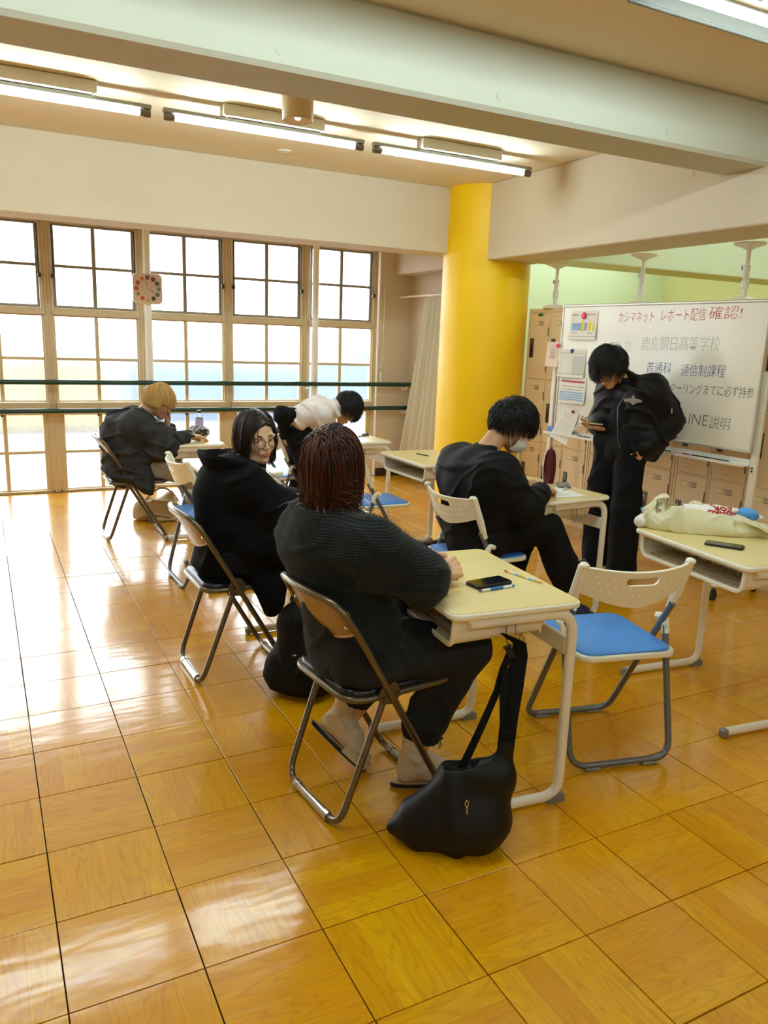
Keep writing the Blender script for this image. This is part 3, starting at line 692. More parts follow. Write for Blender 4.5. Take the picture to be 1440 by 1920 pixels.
# ---------------------------------------------------------------- lockers
M_lock = mat('beige_locker_enamel', (242, 220, 182), 0.35, vary=(2, (228, 204, 164), 0.4)); M_lockbase = mat('locker_base', (214, 196, 158), 0.4)
M_plate = mat('dark_grey_handle_plate', (92, 84, 66), 0.35, 0.5); M_slot = mat('black_slot', (10, 9, 12), 0.5); M_card = mat('name_card_ivory', (240, 232, 190), 0.5); M_navy = mat('dark_slit', (44, 32, 44), 0.6)
def make_door():
    d = MB(); w, h = 0.262, 0.532
    d.box((0.004, 0, 0), (0.012, w, h), bev=0.003); dr = d.build('door', M_lock)
    def pt(u, z): return w/2-u, h/2-z          # u from the picture-left edge, z from the top
    b = MB(); y, z = pt(0.045, 0.27); b.box((-0.004, y, z), (0.006, 0.052, 0.165), bev=0.002); pl = b.build('handle_plate', M_plate, dr)
    b = MB(); b.box((-0.0075, y, z-0.030), (0.003, 0.020, 0.092)); b.build('handle_slot', M_slot, pl)
    b = MB(); b.cyl((-0.006, y, z+0.052), (-0.012, y, z+0.052), 0.0085, 14); b.build('lock', M_metalgrey, pl)
    b = MB(); y, z = pt(0.085, 0.062); b.box((-0.003, y, z), (0.004, 0.060, 0.036), bev=0.001); cf = b.build('card_holder', M_lockbase, dr)
    b = MB(); b.box((-0.0055, y-0.001, z), (0.001, 0.050, 0.026)); b.build('name_card', M_card, cf)
    b = MB()
    for k in range(3): y, z = pt(0.155, 0.048+0.014*k); b.box((-0.0022, y, z), (0.001, 0.058, 0.0048))
    o = b.build('slits', M_navy, dr); o['kind'] = 'stuff'
    b = MB()
    for k in range(4):
        y, z = pt(0.125, 0.425+0.022*k); b.tube([(-0.0015, y-0.062, z), (-0.0025, y-0.055, z), (-0.0025, y+0.055, z), (-0.0015, y+0.062, z)], 0.0042, 6)
    o = b.build('louvres', M_lock, dr); o['kind'] = 'stuff'
    for zz in (0.13, 0.43):
        b = MB(); y, z = pt(w-0.004, zz); b.box((-0.004, y, z), (0.006, 0.008, 0.07), bev=0.002); b.build('hinge', M_plate, dr)
    return dr
door0 = make_door(); first = [True]
def locker(y1, label):
    t = empty('locker_cabinet', (4.26, y1, 0), label=label, cat='locker', group='beige locker cabinets behind the whiteboard')
    b = MB(); W_ = 0.898
    b.box((0.2675, -W_/2, 0.945), (0.495, W_, 1.685)); b.box((0.2675, -W_/2, 1.775), (0.515, W_, 0.03), bev=0.004)
    for k in range(4): b.box((0.010, -0.012-0.291*k if k else -0.010, 0.945), (0.014, 0.020, 1.69), bev=0.002)
    for z in (0.098, 0.641, 1.187, 1.742): b.box((0.012, -W_/2, z), (0.012, W_, 0.012 if z < 1.7 else 0.03))
    b.build('cabinet_body', M_lock, t, smooth=False)
    b = MB(); b.box((0.27, -W_/2, 0.05), (0.48, W_-0.01, 0.10)); b.build('plinth', M_lockbase, t, smooth=False)
    for c in range(3):
        for r in range(3):
            p = (0, -0.159-0.2905*c, 0.370+0.5455*r)
            if first[0]: d = door0; first[0] = False; d.parent = t; d.location = p
            else: d = copy_tree(door0, p, 0); d.parent = t
    return t
for y1, lab in ((4.135, 'beige locker cabinet beside the yellow column with a green label'), (3.235, 'beige locker cabinet behind the left half of the whiteboard'), (2.335, 'beige locker cabinet behind the right half of the whiteboard'), (1.435, 'beige locker cabinet at the right edge past the whiteboard')):
    locker(y1, lab)
b = MB(); b.box((4.254, 3.965, 1.737), (0.001, 0.06, 0.022)); o = b.build('green_label', mat('green_label', (30, 110, 60), 0.5)); tagp(o, 'small green label on the top of the first locker', 'label')
b = MB(); b.box((4.254, 3.62, 1.748), (0.001, 0.10, 0.028)); o = b.build('red_label', mat('red_label', (190, 40, 36), 0.5)); tagp(o, 'small red label on the locker top by the whiteboard corner', 'label')
b = MB(); b.box((4.254, 3.965, 1.625), (0.001, 0.035, 0.018)); o = b.build('paper_label', M_card); tagp(o, 'small white sticker on the first locker door', 'label')
b = MB(); b.box((4.250, 3.655, 1.60), (0.001, 0.06, 0.04)); o = b.build('paper_label', M_card); tagp(o, 'white sticker on the locker door beside the portrait drawing', 'label')

# tension poles between lockers and beam
def pole(x, y, label):
    t = empty('tension_pole', (x, y, 1.79), label=label, cat='pole', group='white tension poles on top of the lockers')
    b = MB(); b.lathe([(0.0, 0.0), (0.10, 0.0), (0.09, 0.018), (0.05, 0.035), (0.02, 0.04)], 28, cap=False); b.build('base_dome', M_wplas, t)
    b = MB(); b.lathe([(0.018, 0.03), (0.018, 0.09), (0.024, 0.095), (0.024, 0.14), (0.017, 0.145), (0.017, 0.20), (0.021, 0.205), (0.021, 0.235), (0.013, 0.24), (0.013, 0.34)], 18); b.build('pole', M_white, t)
    b = MB(); b.lathe([(0.015, 0.325), (0.04, 0.338), (0.095, 0.358), (0.098, 0.370)], 28); b.build('top_dish', M_white, t)
    b = MB(); b.tube([(0, 0.012, 0.22), (0, 0.035, 0.222), (0, 0.035, 0.205)], 0.004, 6); b.box((0, 0.040, 0.222), (0.008, 0.012, 0.03), bev=0.003); b.build('knob', M_metalgrey, t)
pole(4.33, 3.93-0.05, 'tension pole nearest the yellow column'); pole(4.33, 2.90, 'tension pole above the middle of the whiteboard'); pole(4.33, 2.00, 'tension pole above the right part of the whiteboard')

# ---------------------------------------------------------------- whiteboard on its rolling stand
BP = Vector((4.039, 1.533, 0)); BD = Vector((-0.0588, 0.9983, 0)); BN = Vector((-0.9983, -0.0588, 0))
t = empty('whiteboard', tuple(BP), label='large white rolling whiteboard with red, blue and black handwriting', cat='whiteboard')
WM = frame((0, 0, 0), -BD, (0, 0, 1))          # x to the reader's right, y up, z towards the reader
def wb(b, name, m, par=None, **kw):
    b.v = [tuple(WM @ Vector(v)) for v in b.v]; return b.build(name, m, par or t, **kw)
M_board = mat('whiteboard_enamel', (238, 234, 220), 0.16, spec=0.6); M_alu = mat('aluminium_frame', (206, 202, 190), 0.3, 0.4)
b = MB(); b.box((-0.853, 1.3365, 0.040), (1.69, 0.875, 0.012)); board = wb(b, 'board', M_board)
b = MB()
for x in (-1.699, -0.007): b.box((x, 1.3365, 0.042), (0.016, 0.89, 0.022), bev=0.005)
for z in (0.899, 1.776): b.box((-0.853, z, 0.042), (1.70, 0.018, 0.022), bev=0.005)
wb(b, 'board_frame', M_alu)
for s in (0.0, 1.79):
    b = MB(); b.box((-s, 0.735, 0), (0.045, 1.27, 0.03), bev=0.006); b.build('x', M_leg) if False else wb(b, 'post', M_leg)
    b = MB(); b.box((-s, 0.092, 0.032), (0.05, 0.03, 0.43), bev=0.012); wb(b, 'foot', M_leg)
    for q in (-0.165, 0.235):
        b = MB(); b.tube([(-s-0.012, 0.028, q), (-s+0.012, 0.028, q)], 0.028, 16); b.tube([(-s-0.018, 0.03, q), (-s-0.013, 0.03, q)], 0.022, 14); b.box((-s, 0.05, q-0.005), (0.03, 0.045, 0.022), bev=0.006); wb(b, 'caster', mat('black_caster', (22, 22, 24), 0.35) if 'black_caster' not in bpy.data.materials else bpy.data.materials['black_caster'])
    b = MB()
    for z in (0.80, 0.78): b.cyl((-s, z, 0.016), (-s, z, 0.02), 0.006, 8)
    wb(b, 'screw', M_darkmetal)
b = MB(); b.box((-0.895, 0.30, 0), (1.75, 0.035, 0.025), bev=0.005); wb(b, 'lower_bar', M_leg)
b = MB(); b.box((-0.893, 0.812, 0.055), (1.745, 0.006, 0.085)); b.box((-0.893, 0.819, 0.096), (1.745, 0.018, 0.005), bev=0.002); b.box((-0.893, 0.83, 0.014), (1.745, 0.04, 0.004)); wb(b, 'pen_tray', M_white)
def ink(n, c): return mat(n, c, 0.5)
def board_text(body, s0, s1, z, h, m, rot=0.0, name='handwriting'):
    """fits the words between the board positions s0 (left) and s1 (right), glyphs h high"""
    ob = text_mesh(name, body, 1.0, m, t, None, offset=-0.012, extrude=0.002, shear=0.06)
    xs = [v.co.x for v in ob.data.vertices]; ys = [v.co.y for v in ob.data.vertices]; x0, x1, y0, y1 = min(xs), max(xs), min(ys), max(ys)
    ob.matrix_local = WM @ Matrix.Translation((-s0, z, 0.0463)) @ Matrix.Rotation(rot, 4, 'Z') @ Matrix.Diagonal(((s0-s1)/(x1-x0), h/(y1-y0), 0.1, 1)) @ Matrix.Translation((-x0, -y0, 0.002))
    return ob
I_red = ink('red_marker', (196, 60, 56)); I_faint = ink('faint_grey_marker', (186, 200, 190)); I_blue = ink('blue_marker', (34, 62, 150)); I_black = ink('black_marker', (60, 58, 54)); I_grey = ink('grey_marker', (118, 116, 106))
board_text('カシマネット', 1.147, 0.835, 1.655, 0.070, I_red, 0.01); board_text('レポート配信', 0.775, 0.432, 1.662, 0.078, I_red, 0.01); board_text('確認!', 0.408, 0.180, 1.672, 0.078, I_red, 0.01)
board_text('私立', 1.165, 1.005, 1.462, 0.072, I_faint); board_text('鹿島朝日高等学校', 0.920, 0.305, 1.470, 0.092, I_faint, 0.02)
board_text('普通科', 0.855, 0.652, 1.325, 0.074, I_blue); board_text('通信制課程', 0.572, 0.245, 1.318, 0.076, I_blue, 0.02)
board_text('⇒', 0.745, 0.700, 1.225, 0.030, I_black); board_text('スクーリングまでに必ず持参', 0.692, 0.035, 1.206, 0.066, I_black, 0.012)
board_text('LINE', 0.518, 0.325, 1.020, 0.066, I_grey); board_text('説明', 0.310, 0.165, 1.008, 0.076, I_grey, 0.01)
def ring(s, z, r, txt):
    b = MB(); b.tube([(-s+r*0.95*math.cos(q), z+r*1.1*math.sin(q), 0.0466) for q in [i*math.pi/12 for i in range(24)]], 0.0014, 4, closed=True); wb(b, 'handwriting', I_grey if r > 0.04 else I_black)
    board_text(txt, s+r*0.45, s-r*0.45, z-r*0.65, r*1.3, I_grey if r > 0.04 else I_black)
ring(1.165, 1.033, 0.036, '4'); ring(0.590, 1.050, 0.046, '5')

# papers, magnets, eraser, markers: things of their own on the board
M_paper = mat('white_paper', (240, 238, 228), 0.7); M_pline = mat('faint_print', (150, 148, 150), 0.7)
def wpt(s, z, d): return BP-WM.to_3x3() @ Vector((s, 0, 0)) + Vector((0, 0, z))+BN*d if False else BP+BD*s+Vector((0, 0, z))+BN*d
def paper(s0, s1, z0, z1, label, prints=(), curl=0.012, rot=0.0, d0=0.0485, m=None):
    """s0 > s1 : left and right edges in the reader's view"""
    c = wpt((s0+s1)/2, (z0+z1)/2, d0); o = empty('paper_notice', tuple(c), label=label, cat='paper', group='papers held by magnets on the whiteboard')
    w, h = abs(s0-s1), z1-z0; R = WM.to_3x3().to_4x4() @ Matrix.Rotation(rot, 4, 'Z')
    b = MB(); b.grid(lambda u, v: ((u-0.5)*w, (v-0.5)*h, curl*(1-v)**2+0.0015), 2, 8, thick=0.0006, M=R); b.build('sheet', m or M_paper, o)
    for (x0, x1, y0, y1, mm) in prints:        # fractions of the sheet, y from the top
        b = MB()
        def fn(u, v): 
            X = x0+(x1-x0)*u; Y = 1-(y0+(y1-y0)*v); return ((X-0.5)*w, (Y-0.5)*h, curl*(1-Y)**2+0.0024)
        b.grid(fn, 1, 3, M=R); b.build('print', mm, o)
    return o
def magnet(s, z, m, label, r=0.016, d0=0.051):
    b = MB(); b.lathe([(r, 0), (r, 0.006), (r*0.8, 0.011), (0.0001, 0.012)], 20, M=WM.to_3x3().to_4x4(), cap=False)
    o = b.build('magnet', m, loc=tuple(wpt(s, z, d0))); tagp(o, label, 'magnet', 'round magnets on the whiteboard')
P_pink = mat('pink_magnet', (226, 40, 110), 0.3); P_blue = mat('blue_magnet', (20, 50, 130), 0.3); P_dred = mat('dark_red_magnet', (150, 20, 40), 0.3)
c_b = mat('print_blue', (150, 184, 220), 0.7); c_y = mat('print_yellow', (240, 216, 40), 0.7); c_l = mat('print_lilac', (176, 170, 210), 0.7); c_r = mat('print_red', (190, 70, 90), 0.7); c_g = mat('print_grey', (208, 208, 204), 0.7)
lines = lambda n, y0, y1, x0=0.1, x1=0.9, th=0.012, m=None: [(x0, x1-0.12*((k*7) % 3)/2, y0+(y1-y0)*k/(n-1), y0+(y1-y0)*k/(n-1)+th, m or M_pline) for k in range(n)]
paper(1.612, 1.342, 1.532, 1.737, 'paper with blue and yellow bars under a pink magnet', [(0.06, 0.30, 0.11, 0.15, M_pline), (0.62, 0.95, 0.12, 0.14, c_r), (0.08, 0.44, 0.42, 0.68, c_b), (0.44, 0.52, 0.36, 0.72, c_y), (0.54, 0.66, 0.40, 0.68, c_l), (0.70, 0.80, 0.38, 0.70, c_y), (0.86, 0.93, 0.38, 0.70, c_y), (0.10, 0.32, 0.76, 0.78, M_pline), (0.68, 0.86, 0.76, 0.78, M_pline), (0.0, 1.0, 0.885, 0.90, M_pline)]+[(0.12+0.08*k, 0.16+0.08*k, 0.48, 0.58, mat('print_dblue', (60, 90, 150), 0.7) if k == 0 else bpy.data.materials['print_dblue']) for k in range(4)])
magnet(1.474, 1.704, P_pink, 'pink magnet on the paper with coloured bars', 0.024, 0.054)
p = paper(1.850, 1.708, 1.322, 1.509, 'pinkish paper with a faint pencil portrait, left of the board', [], m=mat('pinkish_paper', (234, 214, 196), 0.7))
b = MB(); R = WM.to_3x3().to_4x4(); M_penc = mat('pencil_grey', (140, 116, 108), 0.7)
def el(cx, cy, rx, ry, a0=0, a1=360, n=22): b.tube([(cx+rx*math.cos(math.radians(a0+(a1-a0)*i/n)), cy+ry*math.sin(math.radians(a0+(a1-a0)*i/n)), 0.0075) for i in range(n+1)], 0.0007, 4, M=R)
el(0.0, 0.010, 0.019, 0.026); el(0, 0.018, 0.025, 0.030, -20, 200); el(-0.007, 0.010, 0.004, 0.003); el(0.007, 0.010, 0.004, 0.003); el(0, -0.004, 0.005, 0.002, 180, 360); el(0, -0.045, 0.034, 0.028, 20, 160); el(-0.012, -0.03, 0.004, 0.012); el(0.012, -0.03, 0.004, 0.012)
b.build('pencil_lines', M_penc, p)
magnet(1.718, 1.484, P_pink, 'pink magnet on the pencil portrait at the board edge', 0.016, 0.062)
gr = [(0.06, 0.5, 0.13, 0.15, M_pline), (0.6, 0.9, 0.13, 0.145, M_pline), (0.55, 0.97, 0.22, 0.86, c_g), (0.03, 0.97, 0.875, 0.895, M_pline)]+lines(7, 0.25, 0.8, 0.08, 0.26, 0.010)+[(0.30+0.06*k, 0.303+0.06*k, 0.22, 0.86, M_pline) for k in range(5)]
paper(1.709, 1.426, 1.252, 1.460, 'paper with a pale timetable grid under a blue magnet', gr); magnet(1.570, 1.448, P_blue, 'dark blue magnet on the timetable paper', 0.015)
paper(1.672, 1.396, 1.060, 1.252, 'paper with a red heading band and blue stripes', [(0.05, 0.5, 0.06, 0.08, M_pline), (0.05, 0.95, 0.12, 0.19, c_r)]+lines(2, 0.34, 0.46, 0.1, 0.95, 0.02)+[(0.04, 0.95, y, y+0.06, c_b) for y in (0.55, 0.64, 0.73, 0.82)]+[(0.02, 0.96, 0.91, 0.92, M_pline)], d0=0.050)
o = paper(1.662, 1.470, 0.765, 1.02, 'tilted white notice hanging low on the left of the board', lines(5, 0.12, 0.3, 0.2, 0.8, 0.006)+lines(8, 0.4, 0.85, 0.15, 0.85, 0.006), rot=-0.27, curl=0.045, d0=0.052)
magnet(1.499, 1.000, P_dred, 'dark red magnet on the tilted notice', 0.011, 0.058)
def wthing(name, bm, m, label, cat, group=None):
    o = bm.build(name, m); o.matrix_world = Matrix.Translation(BP) @ WM; tagp(o, label, cat, group); return o
b = MB(); b.box((-1.705, 0.842, 0.058), (0.085, 0.050, 0.045), bev=0.008); wthing('board_eraser', b, mat('eraser_blue', (110, 150, 220), 0.6), 'light blue board eraser on the left end of the tray', 'eraser')
M_pinkm = mat('marker_pink', (220, 150, 150), 0.4); M_blkm = mat('marker_black', (24, 22, 24), 0.35); M_whm = mat('marker_white', (228, 226, 222), 0.4)
def marker(x0, x1, m, mc, label, z=0.823, q=0.062):
    t2 = empty('board_marker', tuple(BP+BD*(-(x0+x1)/2)+Vector((0, 0, z))+BN*q), label=label, cat='marker', group='markers on the whiteboard tray'); L = abs(x1-x0); R = WM.to_3x3().to_4x4()
    b = MB(); b.v = []; b.tube([(-L/2, 0, 0), (L/2-0.045, 0, 0)], 0.008, 12, M=R); b.build('barrel', m, t2)
    b = MB(); b.tube([(L/2-0.045, 0, 0), (L/2, 0, 0)], 0.0085, 12, radii=[0.0088, 0.0075], M=R); b.build('cap', mc, t2)
marker(-0.54, -0.42, M_pinkm, mat('marker_red', (150, 30, 50), 0.4), 'pink marker with red cap on the tray'); marker(-0.405, -0.27, M_blkm, M_blkm, 'left black marker of two on the tray'); marker(-0.262, -0.13, M_blkm, M_blkm, 'right black marker of two on the tray', q=0.066)
marker(-0.70, -0.57, M_whm, M_blkm, 'white marker at the boy elbow on the tray'); marker(-1.52, -1.38, M_whm, M_blkm, 'white marker under the phone hand on the tray'); marker(-1.36, -1.24, M_blkm, M_whm, 'black and white marker beside the standing boy on the tray')
# ---------------------------------------------------------------- figures: smooth blended solids turned into one surface
def V3(*a): return np.array(a if len(a) > 1 else a[0], dtype=np.float32)
def nrm(v): v = np.asarray(v, dtype=np.float64); return v/max(1e-9, np.linalg.norm(v))
def cap(a, b, ra, rb=None, k=None, flat=None, op='add'): return dict(t='c', a=V3(a), b=V3(b), ra=ra, rb=ra if rb is None else rb, k=k, flat=flat, op=op)
def ell(c, r, R=None, k=None, op='add'): return dict(t='e', c=V3(c), r=V3(r), R=None if R is None else np.asarray(R, np.float32), k=k, op=op)
def _bb(q):
    if q['t'] == 'c':
        m = max(q['ra'], q['rb']); return np.minimum(q['a'], q['b'])-m, np.maximum(q['a'], q['b'])+m
    m = float(max(q['r'])); return q['c']-m, q['c']+m
def _ev(q, X, Y, Z):
    if q['t'] == 'c':
        a, b = q['a'], q['b']; ba = b-a; l2 = float(ba @ ba)+1e-9
        px, py, pz = X-a[0], Y-a[1], Z-a[2]
        t = np.clip((px*ba[0]+py*ba[1]+pz*ba[2])/l2, 0, 1)
        dx, dy, dz = px-t*ba[0], py-t*ba[1], pz-t*ba[2]; s = 1.0
        if q['flat'] is not None:
            n, f = q['flat']; n = nrm(n).astype(np.float32); d = (dx*n[0]+dy*n[1]+dz*n[2])*(1/f-1); dx, dy, dz = dx+d*n[0], dy+d*n[1], dz+d*n[2]; s = min(1.0, f)**0.5
        return (np.sqrt(dx*dx+dy*dy+dz*dz)-(q['ra']+(q['rb']-q['ra'])*t))*s
    px, py, pz = X-q['c'][0], Y-q['c'][1], Z-q['c'][2]
    if q['R'] is not None:
        R = q['R']; px, py, pz = px*R[0, 0]+py*R[1, 0]+pz*R[2, 0], px*R[0, 1]+py*R[1, 1]+pz*R[2, 1], px*R[0, 2]+py*R[1, 2]+pz*R[2, 2]
    r = q['r']; ax, ay, az = px/r[0], py/r[1], pz/r[2]; k0 = np.sqrt(ax*ax+ay*ay+az*az)
    k1 = np.sqrt((ax/r[0])**2+(ay/r[1])**2+(az/r[2])**2)+1e-6
    return k0*(k0-1.0)/k1
def folds(X, Y, Z, amp, sc, seed, ax=(0.3, 0.2, 1.0)):
    """cloth creases: thin ridges that come and go, not a regular quilt"""
    r = np.random.RandomState(seed); out = 0
    rd = lambda: nrm(r.uniform(-1, 1, 3)).astype(np.float32)
    for i in range(3):
        d = nrm(np.array(ax)+r.uniform(-0.45, 0.45, 3)); e1, e2, e3, e4 = rd(), rd(), rd(), rd(); w = sc*(0.75+0.45*i); f = r.uniform(0, 6, 5)
        dt = lambda e: X*e[0]+Y*e[1]+Z*e[2]
        ph = dt(d)*w+1.5*np.sin(dt(e1)*w*0.45+f[0])+0.8*np.sin(dt(e2)*w*0.9+f[1])+f[2]
        mk = np.clip(0.25+0.75*np.sin(dt(e3)*w*0.38+f[3])*np.sin(dt(e4)*w*0.30+f[4])*1.4+0.25, 0, 1)
        out = out-np.exp((np.sin(ph)-1)*4.5)*mk/(1+0.35*i)
    return amp*1.7*(out+0.18)
def solid(prims, h, k=0.03, fold=None, post=None):
    """-> verts (n,3), quads (m,4)"""
    lo = np.min([_bb(q)[0] for q in prims if q['op'] == 'add'], axis=0)-3*h-0.01; hi = np.max([_bb(q)[1] for q in prims if q['op'] == 'add'], axis=0)+3*h+0.01
    n = np.ceil((hi-lo)/h).astype(int)+1
    ax = [(lo[i]+h*np.arange(n[i])).astype(np.float32) for i in range(3)]
    D = np.full(n, 0.5, np.float32)
    for q in prims:
        kk = q['k'] if q['k'] is not None else k
        b0, b1 = _bb(q); mg = kk+3*h
        i0 = np.clip(np.floor((b0-mg-lo)/h).astype(int), 0, n-1); i1 = np.clip(np.ceil((b1+mg-lo)/h).astype(int)+1, 1, n)
        if np.any(i1 <= i0): continue
        sl = tuple(slice(i0[i], i1[i]) for i in range(3))
        X = ax[0][sl[0]][:, None, None]; Y = ax[1][sl[1]][None, :, None]; Z = ax[2][sl[2]][None, None, :]
        d = _ev(q, X, Y, Z); A = D[sl]
        if q['op'] == 'add':
            hh = np.maximum(kk-np.abs(A-d), 0)/max(kk, 1e-6); D[sl] = np.minimum(A, d)-hh*hh*kk*0.25
        else:
            hh = np.maximum(kk-np.abs(A+d), 0)/max(kk, 1e-6); D[sl] = np.maximum(A, -d)+hh*hh*kk*0.25
    if fold or post:
        X = ax[0][:, None, None]; Y = ax[1][None, :, None]; Z = ax[2][None, None, :]
        if fold: D = D+folds(X, Y, Z, *fold).astype(np.float32)
        if post: D = post(D, X, Y, Z)
    D[0], D[-1] = 1, 1; D[:, 0], D[:, -1] = 1, 1; D[:, :, 0], D[:, :, -1] = 1, 1
    s = D < 0
    c = s[:-1, :-1, :-1].astype(np.int8)
    for dx in (0, 1):
        for dy in (0, 1):
            for dz in (0, 1):
                if dx+dy+dz: c = c+s[dx:n[0]-1+dx, dy:n[1]-1+dy, dz:n[2]-1+dz]
    act = (c > 0) & (c < 8); I = np.argwhere(act)
    if len(I) == 0: return np.zeros((0, 3)), np.zeros((0, 4), int)
    idx = np.full(act.shape, -1, np.int64); idx[act] = np.arange(len(I))
    acc = np.zeros((len(I), 3)); cnt = np.zeros(len(I))
    cs = [(dx, dy, dz) for dx in (0, 1) for dy in (0, 1) for dz in (0, 1)]
    val = {q: D[I[:, 0]+q[0], I[:, 1]+q[1], I[:, 2]+q[2]] for q in cs}
    for q in cs:
        for a in range(3):
            if q[a]: continue
            e = list(q); e[a] = 1; e = tuple(e); v0, v1 = val[q], val[e]; m = (v0 < 0) != (v1 < 0)
            t = np.where(m, v0/np.where(m, v0-v1, 1), 0); p = np.tile(np.array(q, float), (len(I), 1)); p[:, a] += t
            acc += p*m[:, None]; cnt += m
    P = lo+h*(I+acc/cnt[:, None]); F = []
    for a in range(3):
        b, c2 = (a+1) % 3, (a+2) % 3
        s0 = [slice(None)]*3; s1 = [slice(None)]*3; s0[a] = slice(0, -1); s1[a] = slice(1, None)
        A, B = s[tuple(s0)], s[tuple(s1)]; E = np.argwhere(A != B)
        E = E[(E[:, b] > 0) & (E[:, c2] > 0) & (E[:, b] < n[b]-1) & (E[:, c2] < n[c2]-1)]
        fl_ = A[E[:, 0], E[:, 1], E[:, 2]]; g = []
        for ob, oc in ((-1, -1), (0, -1), (0, 0), (-1, 0)):
            q = E.copy(); q[:, b] += ob; q[:, c2] += oc; g.append(idx[q[:, 0], q[:, 1], q[:, 2]])
        Q = np.stack(g, 1); Q[~fl_] = Q[~fl_][:, ::-1]; F.append(Q)
    return P, np.concatenate(F)
def shells(name, parts, mats, parent, mats_idx=None, tint=None, kind=None):
    """several shells in ONE mesh object"""
    vs = []; fs = []; mi = []; o = 0
    for k, (v, f) in enumerate(parts):
        vs.append(v); fs.append(f+o); o += len(v); mi += [mats_idx[k] if mats_idx else 0]*len(f)
    v = np.concatenate(vs).astype(np.float32); f = np.concatenate(fs).astype(np.int32)
    me = bpy.data.meshes.new(name); me.vertices.add(len(v)); me.vertices.foreach_set('co', v.ravel())
    me.loops.add(len(f)*4); me.loops.foreach_set('vertex_index', f.ravel()); me.polygons.add(len(f))
    me.polygons.foreach_set('loop_start', np.arange(0, len(f)*4, 4, dtype=np.int32)); me.polygons.foreach_set('loop_total', np.full(len(f), 4, np.int32))
    for m in (mats if isinstance(mats, (list, tuple)) else [mats]): me.materials.append(m)
    me.polygons.foreach_set('material_index', np.array(mi, np.int32)); me.polygons.foreach_set('use_smooth', np.ones(len(f), bool)); me.update(calc_edges=True)
    if tint is not None:
        a = me.attributes.new('tint', 'FLOAT', 'POINT'); a.data.foreach_set('value', tint(v).astype(np.float32))
    ob = bpy.data.objects.new(name, me); COL.objects.link(ob); ob.parent = parent
    if kind: ob['kind'] = kind
    return ob
def rot_az(az, pitch=0.0, roll=0.0):
    """columns: forward, left, up. az degrees from +X, pitch > 0 looks down"""
    a, p, r = [math.radians(x) for x in (az, pitch, roll)]
    f = np.array([math.cos(a)*math.cos(p), math.sin(a)*math.cos(p), -math.sin(p)]); l = np.array([-math.sin(a), math.cos(a), 0.0]); u = np.cross(f, l)
    l2 = l*math.cos(r)+u*math.sin(r); u2 = np.cross(f, l2)
    return np.stack([f, l2, u2], 1)
